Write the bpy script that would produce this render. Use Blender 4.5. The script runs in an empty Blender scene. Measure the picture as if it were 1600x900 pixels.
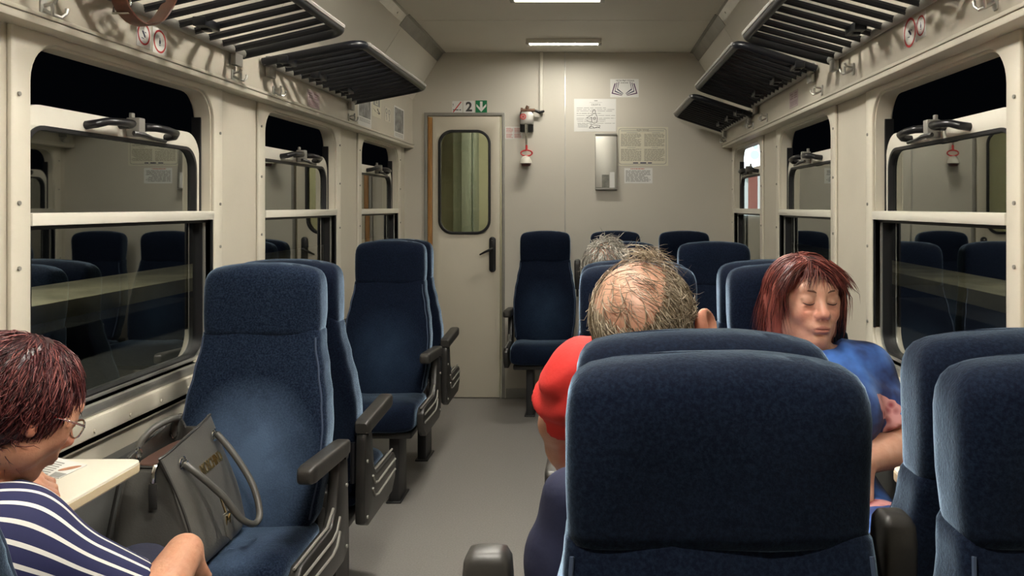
import bpy, bmesh, math, random
import numpy as np
from mathutils import Vector, Matrix

# ------------------------------------------------------------------ camera, world, exposure
scene = bpy.context.scene
COL = scene.collection
F, CX, CY, EYE = 1250.0, 922.0, 322.0, 1.363        # focal length (px), vanishing point (px), eye height (m)
cam_data = bpy.data.cameras.new('camera')
cam = bpy.data.objects.new('camera', cam_data)
COL.objects.link(cam)
cam.location = (0, 0, EYE)
cam.rotation_euler = (math.pi / 2, 0, 0)
cam_data.sensor_width = 36.0
cam_data.lens = F / 1600 * 36.0
cam_data.shift_x = -(CX - 800) / 1600
cam_data.shift_y = -(450 - CY) / 1600
cam_data.clip_start = 0.02
scene.camera = cam

world = bpy.data.worlds.new('night')
scene.world = world
world.use_nodes = True
world.node_tree.nodes['Background'].inputs[0].default_value = (0.0006, 0.0008, 0.0012, 1)
world.node_tree.nodes['Background'].inputs[1].default_value = 1.0

scene.view_settings.view_transform = 'Standard'
scene.view_settings.look = 'None'
scene.view_settings.gamma = 1
scene.view_settings.use_curve_mapping = False
scene.view_settings.exposure = 0.3
scene.cycles.use_denoising = True
scene.cycles.max_bounces = 10
scene.cycles.transparent_max_bounces = 12
scene.cycles.sample_clamp_indirect = 6.0
LAMP_POWER = 300.0
LAMP_COLOR = (1.0, 0.945, 0.84)

D = 5.68                                              # distance of the end wall
XL, XR = -1.318, 1.009                                # side wall faces
BL, BR = -1.259, 0.945                                # faces of the bands above the windows
CLX, CRX, CZ, CVZ = -1.045, 0.73, 2.454, 2.125        # ceiling corners
YB = -2.2                                             # the carriage goes on behind the camera
rnd = random.Random(7)


def P(px, py, Y):
    return Vector(((px - CX) / F * Y, Y, EYE - (py - CY) / F * Y))


# ------------------------------------------------------------------ materials
def mat(name, color, rough=0.5, metal=0.0, var=0.0, vscale=8.0, bump=0.0, bscale=60.0, sheen=None, spec=0.5, coat=0.0,
        color2=None, stretch=None):
    m = bpy.data.materials.new(name)
    m.use_nodes = True
    nt = m.node_tree
    b = nt.nodes['Principled BSDF']
    b.inputs['Base Color'].default_value = (*color, 1)
    b.inputs['Roughness'].default_value = rough
    b.inputs['Metallic'].default_value = metal
    b.inputs['Specular IOR Level'].default_value = spec
    b.inputs['Coat Weight'].default_value = coat
    if sheen:
        b.inputs['Sheen Weight'].default_value = sheen[0]
        b.inputs['Sheen Tint'].default_value = (*sheen[1], 1)
        b.inputs['Sheen Roughness'].default_value = sheen[2]
    tc = nt.nodes.new('ShaderNodeTexCoord')
    vec = tc.outputs['Object']
    if stretch:
        mp = nt.nodes.new('ShaderNodeMapping')
        mp.inputs['Scale'].default_value = stretch
        nt.links.new(vec, mp.inputs['Vector'])
        vec = mp.outputs['Vector']
    if var > 0 or color2:
        n = nt.nodes.new('ShaderNodeTexNoise')
        n.inputs['Scale'].default_value = vscale
        n.inputs['Detail'].default_value = 5
        nt.links.new(vec, n.inputs['Vector'])
        r = nt.nodes.new('ShaderNodeValToRGB')
        r.color_ramp.elements[0].position = 0.3
        r.color_ramp.elements[1].position = 0.7
        c1 = tuple(c * (1 - var) for c in color)
        c2 = color2 if color2 else tuple(min(1, c * (1 + var)) for c in color)
        r.color_ramp.elements[0].color = (*c1, 1)
        r.color_ramp.elements[1].color = (*c2, 1)
        nt.links.new(n.outputs['Fac'], r.inputs['Fac'])
        nt.links.new(r.outputs['Color'], b.inputs['Base Color'])
    if bump > 0:
        n2 = nt.nodes.new('ShaderNodeTexNoise')
        n2.inputs['Scale'].default_value = bscale
        n2.inputs['Detail'].default_value = 4
        nt.links.new(vec, n2.inputs['Vector'])
        bp = nt.nodes.new('ShaderNodeBump')
        bp.inputs['Strength'].default_value = bump
        bp.inputs['Distance'].default_value = 0.004
        nt.links.new(n2.outputs['Fac'], bp.inputs['Height'])
        nt.links.new(bp.outputs['Normal'], b.inputs['Normal'])
    return m


def emit_mat(name, color, strength):
    m = bpy.data.materials.new(name)
    m.use_nodes = True
    nt = m.node_tree
    nt.nodes.remove(nt.nodes['Principled BSDF'])
    e = nt.nodes.new('ShaderNodeEmission')
    e.inputs[0].default_value = (*color, 1)
    e.inputs[1].default_value = strength
    nt.links.new(e.outputs[0], nt.nodes['Material Output'].inputs[0])
    return m


def glass_mat(name, ior, tint=(0.75, 0.8, 0.78), gloss=(0.9, 0.92, 0.88), base=0.0):
    m = bpy.data.materials.new(name)
    m.use_nodes = True
    nt = m.node_tree
    nt.nodes.remove(nt.nodes['Principled BSDF'])
    t = nt.nodes.new('ShaderNodeBsdfTransparent')
    t.inputs[0].default_value = (*tint, 1)
    g = nt.nodes.new('ShaderNodeBsdfGlossy')
    g.inputs['Color'].default_value = (*gloss, 1)
    g.inputs['Roughness'].default_value = 0.015
    f = nt.nodes.new('ShaderNodeFresnel')
    f.inputs['IOR'].default_value = ior
    mx = nt.nodes.new('ShaderNodeMixShader')
    # each pane reflects once, on the side that faces the light; its far side only lets through
    ad = nt.nodes.new('ShaderNodeMath')
    ad.operation = 'ADD'
    ad.use_clamp = True
    ad.inputs[1].default_value = base
    nt.links.new(f.outputs[0], ad.inputs[0])
    ge = nt.nodes.new('ShaderNodeNewGeometry')
    inv = nt.nodes.new('ShaderNodeMath')
    inv.operation = 'SUBTRACT'
    inv.inputs[0].default_value = 1.0
    nt.links.new(ge.outputs['Backfacing'], inv.inputs[1])
    ml = nt.nodes.new('ShaderNodeMath')
    ml.operation = 'MULTIPLY'
    nt.links.new(ad.outputs[0], ml.inputs[0])
    nt.links.new(inv.outputs[0], ml.inputs[1])
    nt.links.new(ml.outputs[0], mx.inputs[0])
    nt.links.new(t.outputs[0], mx.inputs[1])
    nt.links.new(g.outputs[0], mx.inputs[2])
    nt.links.new(mx.outputs[0], nt.nodes['Material Output'].inputs[0])
    return m


def velour(name, dark, light, wear):
    """blue seat velour; 'wear' is a rubbed paler patch on the middle of the back, in the seat's own coordinates"""
    m = bpy.data.materials.new(name)
    m.use_nodes = True
    nt = m.node_tree
    N, L = nt.nodes, nt.links
    b = N['Principled BSDF']
    b.inputs['Roughness'].default_value = 0.9
    b.inputs['Specular IOR Level'].default_value = 0.1
    b.inputs['Sheen Weight'].default_value = 0.9
    b.inputs['Sheen Tint'].default_value = (0.50, 0.70, 0.95, 1)
    b.inputs['Sheen Roughness'].default_value = 0.31
    tc = N.new('ShaderNodeTexCoord')
    n1 = N.new('ShaderNodeTexNoise')
    n1.inputs['Scale'].default_value = 210
    n1.inputs['Detail'].default_value = 8
    n1.inputs['Roughness'].default_value = 0.7
    L.new(tc.outputs['Object'], n1.inputs['Vector'])
    n2 = N.new('ShaderNodeTexNoise')
    n2.inputs['Scale'].default_value = 7
    n2.inputs['Detail'].default_value = 3
    L.new(tc.outputs['Object'], n2.inputs['Vector'])
    mp = N.new('ShaderNodeMapping')
    mp.inputs['Location'].default_value = (0, 0, -0.63 / 0.25)
    mp.inputs['Scale'].default_value = (1 / 0.21, 0.2, 1 / 0.25)
    L.new(tc.outputs['Object'], mp.inputs['Vector'])
    gr = N.new('ShaderNodeTexGradient')
    gr.gradient_type = 'SPHERICAL'
    L.new(mp.outputs[0], gr.inputs[0])
    def math_(op, a, bb, clamp=False):
        q = N.new('ShaderNodeMath')
        q.operation = op
        q.use_clamp = clamp
        for i, v in enumerate((a, bb)):
            if isinstance(v, (int, float)):
                q.inputs[i].default_value = v
            else:
                L.new(v, q.inputs[i])
        return q.outputs[0]
    w = math_('MULTIPLY', gr.outputs['Fac'], n2.outputs['Fac'])
    w = math_('MULTIPLY', w, wear * 2.6, True)
    mot = math_('MULTIPLY', math_('SUBTRACT', n1.outputs['Fac'], 0.42), 0.9, True)
    fac = math_('ADD', mot, w, True)
    cr = N.new('ShaderNodeMix')
    cr.data_type = 'RGBA'
    cr.inputs['A'].default_value = (*dark, 1)
    cr.inputs['B'].default_value = (*light, 1)
    L.new(fac, cr.inputs['Factor'])
    L.new(cr.outputs['Result'], b.inputs['Base Color'])
    bp = N.new('ShaderNodeBump')
    bp.inputs['Strength'].default_value = 0.35
    bp.inputs['Distance'].default_value = 0.003
    L.new(n1.outputs['Fac'], bp.inputs['Height'])
    bp2 = N.new('ShaderNodeBump')
    bp2.inputs['Strength'].default_value = 0.4
    bp2.inputs['Distance'].default_value = 0.012
    L.new(n2.outputs['Fac'], bp2.inputs['Height'])
    L.new(bp.outputs[0], bp2.inputs['Normal'])
    L.new(bp2.outputs[0], b.inputs['Normal'])
    return m


def hair_mat(name, c1, c2, c3, rough=0.38):
    m = bpy.data.materials.new(name)
    m.use_nodes = True
    nt = m.node_tree
    b = nt.nodes['Principled BSDF']
    g = nt.nodes.new('ShaderNodeNewGeometry')
    r = nt.nodes.new('ShaderNodeValToRGB')
    r.color_ramp.elements[0].color = (*c1, 1)
    r.color_ramp.elements[1].color = (*c3, 1)
    e = r.color_ramp.elements.new(0.55)
    e.color = (*c2, 1)
    nt.links.new(g.outputs['Random Per Island'], r.inputs['Fac'])
    nt.links.new(r.outputs['Color'], b.inputs['Base Color'])
    b.inputs['Roughness'].default_value = rough
    b.inputs['Specular IOR Level'].default_value = 0.5
    return m


def skin_mat(name):
    m = bpy.data.materials.new(name)
    m.use_nodes = True
    nt = m.node_tree
    b = nt.nodes['Principled BSDF']
    a = nt.nodes.new('ShaderNodeVertexColor')
    a.layer_name = 'tone'
    n = nt.nodes.new('ShaderNodeTexNoise')
    n.inputs['Scale'].default_value = 45
    n.inputs['Detail'].default_value = 5
    mx = nt.nodes.new('ShaderNodeMix')
    mx.data_type = 'RGBA'
    mx.blend_type = 'MULTIPLY'
    mx.inputs['Factor'].default_value = 0.5
    tc = nt.nodes.new('ShaderNodeTexCoord')
    nt.links.new(tc.outputs['Object'], n.inputs['Vector'])
    r = nt.nodes.new('ShaderNodeValToRGB')
    r.color_ramp.elements[0].color = (0.75, 0.6, 0.55, 1)
    r.color_ramp.elements[1].color = (1, 1, 1, 1)
    r.color_ramp.elements[0].position = 0.3
    r.color_ramp.elements[1].position = 0.65
    nt.links.new(n.outputs['Fac'], r.inputs['Fac'])
    nt.links.new(a.outputs['Color'], mx.inputs['A'])
    nt.links.new(r.outputs['Color'], mx.inputs['B'])
    nt.links.new(mx.outputs['Result'], b.inputs['Base Color'])
    b.inputs['Roughness'].default_value = 0.48
    b.inputs['Subsurface Weight'].default_value = 0.12
    b.inputs['Subsurface Radius'].default_value = (0.012, 0.005, 0.003)
    b.inputs['Subsurface Scale'].default_value = 0.5
    bp = nt.nodes.new('ShaderNodeBump')
    bp.inputs['Strength'].default_value = 0.25
    bp.inputs['Distance'].default_value = 0.002
    n3 = nt.nodes.new('ShaderNodeTexNoise')
    n3.inputs['Scale'].default_value = 160
    nt.links.new(tc.outputs['Object'], n3.inputs['Vector'])
    nt.links.new(n3.outputs['Fac'], bp.inputs['Height'])
    nt.links.new(bp.outputs[0], b.inputs['Normal'])
    return m


M = {}
M['cream'] = mat('cream_paint', (0.56, 0.52, 0.43), 0.42, var=0.05, vscale=3, bump=0.06, bscale=30)
M['cream2'] = mat('cream_plastic', (0.64, 0.60, 0.50), 0.38, var=0.05, vscale=4)
M['wallend'] = mat('end_wall_laminate', (0.58, 0.548, 0.472), 0.5, var=0.03, vscale=2, bump=0.05, bscale=80)
M['doorp'] = mat('door_paint', (0.58, 0.535, 0.43), 0.42, var=0.03, vscale=2, bump=0.05, bscale=40)
M['ceil'] = mat('ceiling_panel', (0.70, 0.67, 0.59), 0.55, var=0.03, vscale=2)
M['white'] = mat('white_enamel', (0.72, 0.69, 0.60), 0.35, var=0.04, vscale=6)
M['alu'] = mat('aluminium', (0.55, 0.54, 0.50), 0.38, metal=0.8, var=0.1, vscale=10)
M['alugrey'] = mat('grey_trim', (0.30, 0.29, 0.26), 0.45, metal=0.3, var=0.1, vscale=10)
M['chrome'] = mat('chrome', (0.8, 0.8, 0.78), 0.12, metal=1.0)
M['mirror'] = mat('mirror_glass', (0.62, 0.61, 0.55), 0.5, metal=1.0)
M['rubber'] = mat('black_rubber', (0.008, 0.008, 0.010), 0.45)
M['blackp'] = mat('black_plastic', (0.012, 0.012, 0.014), 0.3)
M['rackp'] = mat('rack_plastic', (0.007, 0.008, 0.012), 0.36, spec=0.4)
M['charcoal'] = mat('charcoal_plastic', (0.022, 0.021, 0.0195), 0.36, var=0.2, vscale=20, bump=0.08, bscale=120)
M['padp'] = mat('armrest_rubber', (0.034, 0.032, 0.029), 0.4, var=0.3, vscale=18, bump=0.1, bscale=90)
M['darkleg'] = mat('leg_paint', (0.02, 0.02, 0.021), 0.45)
M['heater'] = mat('heater_casing', (0.10, 0.10, 0.095), 0.5, var=0.15, vscale=8)
M['floor'] = mat('grey_vinyl', (0.25, 0.238, 0.222), 0.45, var=0.12, vscale=140, bump=0.05, bscale=200)
M['wood'] = mat('varnished_wood', (0.36, 0.17, 0.045), 0.45, var=0.25, vscale=6, stretch=(30, 30, 2))
M['velour'] = velour('blue_velour', (0.0022, 0.004, 0.013), (0.028, 0.054, 0.100), 0.35)
M['velourw'] = velour('worn_blue_velour', (0.004, 0.008, 0.021), (0.085, 0.135, 0.225), 0.9)
M['piping'] = mat('blue_piping', (0.035, 0.055, 0.10), 0.8)
M['glass'] = glass_mat('window_glass', 2.1, tint=(0.82, 0.86, 0.84), base=0.30)
M['doorglass'] = glass_mat('door_glass', 1.5, tint=(0.84, 0.86, 0.78))
M['paper'] = mat('paper_white', (0.76, 0.755, 0.72), 0.6)
M['paperold'] = mat('paper_cream', (0.68, 0.65, 0.52), 0.5)
M['papergrey'] = mat('poster_grey', (0.22, 0.22, 0.21), 0.5, var=0.6, vscale=25)
M['ink'] = mat('ink', (0.05, 0.05, 0.05), 0.6)
M['inkgrey'] = mat('ink_grey', (0.30, 0.30, 0.28), 0.6)
M['red'] = mat('sign_red', (0.50, 0.03, 0.03), 0.45)
M['redlight'] = mat('faded_red', (0.60, 0.28, 0.24), 0.6)
M['green'] = mat('sign_green', (0.0, 0.16, 0.055), 0.45)
M['purple'] = mat('poster_purple', (0.06, 0.01, 0.07), 0.5)
M['navyink'] = mat('navy_ink', (0.02, 0.02, 0.07), 0.5)
M['gold'] = mat('gold_metal', (0.75, 0.55, 0.25), 0.22, metal=1.0)
M['leather'] = mat('grey_leather', (0.085, 0.083, 0.076), 0.36, var=0.18, vscale=9, bump=0.12, bscale=200)
M['leatherdk'] = mat('dark_leather_edge', (0.035, 0.034, 0.032), 0.4)
M['lining'] = mat('bag_lining', (0.07, 0.03, 0.02), 0.8)
M['brown'] = mat('brown_leather', (0.13, 0.045, 0.025), 0.4, var=0.3, vscale=20)
M['table'] = mat('table_laminate', (0.78, 0.74, 0.62), 0.35, var=0.02)
M['tableedge'] = mat('table_edge', (0.62, 0.52, 0.34), 0.45)
M['yellow'] = mat('yellow_wrapper', (0.8, 0.6, 0.05), 0.4)
M['tube'] = emit_mat('lit_tube', LAMP_COLOR, LAMP_POWER)
M['tubeend'] = emit_mat('lit_tube_end', LAMP_COLOR, LAMP_POWER * .30)
M['tubedim'] = emit_mat('lit_diffuser', LAMP_COLOR, 9.0)


# ------------------------------------------------------------------ mesh helpers
def finish(me, m, smooth=40):
    if m is not None:
        for x in (m if isinstance(m, (list, tuple)) else [m]):
            me.materials.append(x)
    if smooth:
        me.polygons.foreach_set('use_smooth', [True] * len(me.polygons))
        me.set_sharp_from_angle(angle=math.radians(smooth))
    me.update()


def link(name, me, parent=None):
    o = bpy.data.objects.new(name, me)
    COL.objects.link(o)
    if parent is not None:
        o.parent = parent
    return o


def tag(o, label=None, cat=None, group=None, kind=None):
    if label:
        o['label'] = label
    if cat:
        o['category'] = cat
    if group:
        o['group'] = group
    if kind:
        o['kind'] = kind
    return o


def thing(name, label, cat, loc=(0, 0, 0), group=None, rz=0.0):
    o = bpy.data.objects.new(name, None)
    COL.objects.link(o)
    o.empty_display_size = 0.05
    o.location = loc
    o.rotation_euler = (0, 0, rz)
    return tag(o, label, cat, group)


def struct_root(name, loc=(0, 0, 0)):
    o = bpy.data.objects.new(name, None)
    COL.objects.link(o)
    o.location = loc
    o['kind'] = 'structure'
    return o


def wloc(o):
    v = Vector((0, 0, 0))
    while o is not None:
        v += o.location
        o = o.parent
    return v


class MB:
    """collects shapes into ONE mesh"""
    def __init__(self):
        self.bm = bmesh.new()

    def _add(self, tmp, mi=0, T=None):
        if T is not None:
            bmesh.ops.transform(tmp, matrix=T, verts=tmp.verts)
        vm = {}
        for v in tmp.verts:
            vm[v] = self.bm.verts.new(v.co)
        for f in tmp.faces:
            try:
                nf = self.bm.faces.new([vm[v] for v in f.verts])
                nf.material_index = mi if mi else f.material_index
            except ValueError:
                pass
        tmp.free()
        return self

    def box(self, lo, hi, bev=0.0, seg=2, T=None, mi=0):
        t = bmesh.new()
        bmesh.ops.create_cube(t, size=1)
        c = [(a + b) / 2 for a, b in zip(lo, hi)]
        s = [max(1e-5, abs(b - a)) for a, b in zip(lo, hi)]
        bmesh.ops.transform(t, matrix=Matrix.Translation(c) @ Matrix.Diagonal((*s, 1)), verts=t.verts)
        if bev > 0:
            bmesh.ops.bevel(t, geom=t.edges[:], offset=min(bev, min(s) * 0.49), segments=seg, profile=0.5, affect='EDGES')
        return self._add(t, mi, T)

    def tube(self, pts, r, n=10, closed=False, mi=0, caps=True, T=None):
        pts = [Vector(p) for p in pts]
        k = len(pts)
        rs = r if isinstance(r, (list, tuple)) else [r] * k
        t = bmesh.new()
        rings = []
        up = None
        for i, p in enumerate(pts):
            if closed:
                d = (pts[(i + 1) % k] - pts[i - 1]).normalized()
            else:
                d = (pts[min(i + 1, k - 1)] - pts[max(i - 1, 0)]).normalized()
            if up is None:
                up = Vector((0, 0, 1)) if abs(d.z) < 0.9 else Vector((0, 1, 0))
            x = d.cross(up)
            if x.length < 1e-6:
                x = d.cross(Vector((1, 0, 0)))
            x.normalize()
            up = x.cross(d).normalized()
            rings.append([t.verts.new(p + (x * math.cos(a) + up * math.sin(a)) * rs[i])
                          for a in (2 * math.pi * j / n for j in range(n))])
        m = k if closed else k - 1
        for i in range(m):
            A, B = rings[i], rings[(i + 1) % k]
            for j in range(n):
                t.faces.new((A[j], A[(j + 1) % n], B[(j + 1) % n], B[j]))
        if caps and not closed:
            t.faces.new(rings[0][::-1])
            t.faces.new(rings[-1])
        return self._add(t, mi, T)

    def ribbon(self, pts, width_dir, w, th, mi=0):
        """strap: rectangular section swept along pts, w along width_dir"""
        pts = [Vector(p) for p in pts]
        t = bmesh.new()
        rings = []
        k = len(pts)
        wd0 = Vector(width_dir).normalized()
        for i, p in enumerate(pts):
            d = (pts[min(i + 1, k - 1)] - pts[max(i - 1, 0)]).normalized()
            wd = (wd0 - d * wd0.dot(d)).normalized()
            nn = d.cross(wd).normalized()
            rings.append([t.verts.new(p + wd * a * w / 2 + nn * b * th / 2) for a, b in ((-1, -.6), (-.8, -1), (.8, -1), (1, -.6), (1, .6), (.8, 1), (-.8, 1), (-1, .6))])
        for i in range(k - 1):
            A, B = rings[i], rings[i + 1]
            for j in range(8):
                t.faces.new((A[j], A[(j + 1) % 8], B[(j + 1) % 8], B[j]))
        t.faces.new(rings[0][::-1])
        t.faces.new(rings[-1])
        return self._add(t, mi)

    def loft(self, rows, n=40, mi=0, T=None):
        """rows: (centre, u axis, v axis, a, b, exponent)"""
        t = bmesh.new()
        rings = []
        for c, u, v, a, b, e in rows:
            c, u, v = Vector(c), Vector(u), Vector(v)
            ring = []
            for j in range(n):
                th = 2 * math.pi * (j + 0.5) / n
                cs, sn = math.cos(th), math.sin(th)
                x = math.copysign(abs(cs) ** (2 / e), cs) * a
                y = math.copysign(abs(sn) ** (2 / e), sn) * b
                ring.append(t.verts.new(c + u * x + v * y))
            rings.append(ring)
        for A, B in zip(rings, rings[1:]):
            for j in range(n):
                t.faces.new((A[j], A[(j + 1) % n], B[(j + 1) % n], B[j]))
        for ring, c in ((rings[0], rows[0][0]), (rings[-1], rows[-1][0])):
            cv = t.verts.new(Vector(c))
            for j in range(n):
                t.faces.new((ring[j], ring[(j + 1) % n], cv))
        return self._add(t, mi, T)

    def prism(self, outline, d0, d1, axes, bev=0.0, seg=2, mi=0, holes=()):
        """outline in (a, b); extruded from d0 to d1 along c; axes(a, b, c) -> world"""
        me = plate_mesh(outline, holes, d0, d1)
        t = bmesh.new()
        t.from_mesh(me)
        bpy.data.meshes.remove(me)
        bmesh.ops.remove_doubles(t, verts=t.verts, dist=1e-5)
        if bev > 0:
            bmesh.ops.dissolve_limit(t, angle_limit=math.radians(1), verts=t.verts, edges=t.edges)
            eds = [e for e in t.edges if len(e.link_faces) == 2 and e.calc_face_angle(0) > math.radians(35)]
            bmesh.ops.bevel(t, geom=eds, offset=bev, segments=seg, profile=0.5, affect='EDGES', clamp_overlap=True)
        for v in t.verts:
            v.co = axes(*v.co)
        return self._add(t, mi)

    def mesh(self, me, axes=None, mi=0):
        t = bmesh.new()
        t.from_mesh(me)
        if axes:
            for v in t.verts:
                v.co = axes(*v.co)
        return self._add(t, mi)

    def build(self, name, m, parent=None, smooth=40, local=False, recalc=True, doubles=0.0):
        if doubles:
            bmesh.ops.remove_doubles(self.bm, verts=self.bm.verts, dist=doubles)
        if recalc:
            bmesh.ops.recalc_face_normals(self.bm, faces=self.bm.faces[:])
        if parent is not None and not local:
            off = wloc(parent)
            for v in self.bm.verts:
                v.co -= off
        me = bpy.data.meshes.new(name)
        self.bm.to_mesh(me)
        self.bm.free()
        finish(me, m, smooth)
        return link(name, me, parent)

    def centred(self, name, m, smooth=40):
        """a top-level one-mesh thing whose origin sits at the centre of its base"""
        vs = [v.co for v in self.bm.verts]
        lo = Vector((min(v[i] for v in vs) for i in range(3)))
        hi = Vector((max(v[i] for v in vs) for i in range(3)))
        o = Vector(((lo.x + hi.x) / 2, (lo.y + hi.y) / 2, lo.z))
        for v in vs:
            v -= o
        ob = self.build(name, m, None, smooth)
        ob.location = o
        return ob


def plate_mesh(outline, holes, d0, d1):
    cu = bpy.data.curves.new('plate', 'CURVE')
    cu.dimensions = '2D'
    cu.fill_mode = 'BOTH'
    for poly in [outline, *holes]:
        sp = cu.splines.new('POLY')
        sp.points.add(len(poly) - 1)
        for p, q in zip(sp.points, poly):
            p.co = (q[0], q[1], 0, 1)
        sp.use_cyclic_u = True
    cu.extrude = abs(d1 - d0) / 2
    ob = bpy.data.objects.new('plate', cu)
    me = bpy.data.meshes.new_from_object(ob)
    bpy.data.objects.remove(ob)
    bpy.data.curves.remove(cu)
    mid = (d0 + d1) / 2
    for v in me.vertices:
        v.co.z += mid
    return me


def rr(x0, x1, y0, y1, r, n=8):
    """rounded rectangle; r one radius or four (bottom-left, bottom-right, top-right, top-left)"""
    rs = r if isinstance(r, (list, tuple)) else [r] * 4
    out = []
    for (cx, cy, sx, sy, a0, q) in ((x0, y0, 1, 1, math.pi, rs[0]), (x1, y0, -1, 1, 1.5 * math.pi, rs[1]),
                                    (x1, y1, -1, -1, 0, rs[2]), (x0, y1, 1, -1, 0.5 * math.pi, rs[3])):
        if q <= 1e-6:
            out.append((cx, cy))
            continue
        for i in range(n + 1):
            a = a0 + 0.5 * math.pi * i / n
            out.append((cx + sx * q + q * math.cos(a), cy + sy * q + q * math.sin(a)))
    return out


def circ(cx, cy, r, n=24, ry=None):
    ry = ry or r
    return [(cx + r * math.cos(2 * math.pi * i / n), cy + ry * math.sin(2 * math.pi * i / n)) for i in range(n)]


def text_me(body, size, depth=0.0004, align='CENTER', bold=0.0):
    cu = bpy.data.curves.new('lettering', 'FONT')
    cu.body = body
    cu.size = size
    cu.extrude = depth
    cu.offset = bold * size
    cu.align_x = align
    cu.align_y = 'CENTER'
    ob = bpy.data.objects.new('lettering', cu)
    me = bpy.data.meshes.new_from_object(ob)
    bpy.data.objects.remove(ob)
    bpy.data.curves.remove(cu)
    return me


AX_END = lambda a, b, c: Vector((a, D - c, b))               # end wall: a = x, b = z, c = out of the wall towards us


def side_axes(xw, s):
    return lambda a, b, c: Vector((xw - s * c, a, b))        # a = y, b = z, c = into the room; s = -1 left, +1 right


# ------------------------------------------------------------------ room shell
def struct(mb, name, m, smooth=30):
    return tag(mb.build(name, m, None, smooth), kind='structure')


struct(MB().box((XL - .1, YB, -.06), (XR + .1, 7.2, 0)), 'floor', M['floor'], 0)

# ceiling with its panel joints
mb = MB()
joints = [YB, 0.5, 1.9, 3.3, 4.70, D + 0.04]
for a, b in zip(joints, joints[1:]):
    mb.box((CLX - .02, a + .003, CZ), (CRX + .02, b - .003, CZ + .03), 0.003, 1)
mb.box((CLX - .02, YB, CZ + .012), (CRX + .02, D + .04, CZ + .05))
struct(mb, 'ceiling', M['ceil'])

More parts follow.
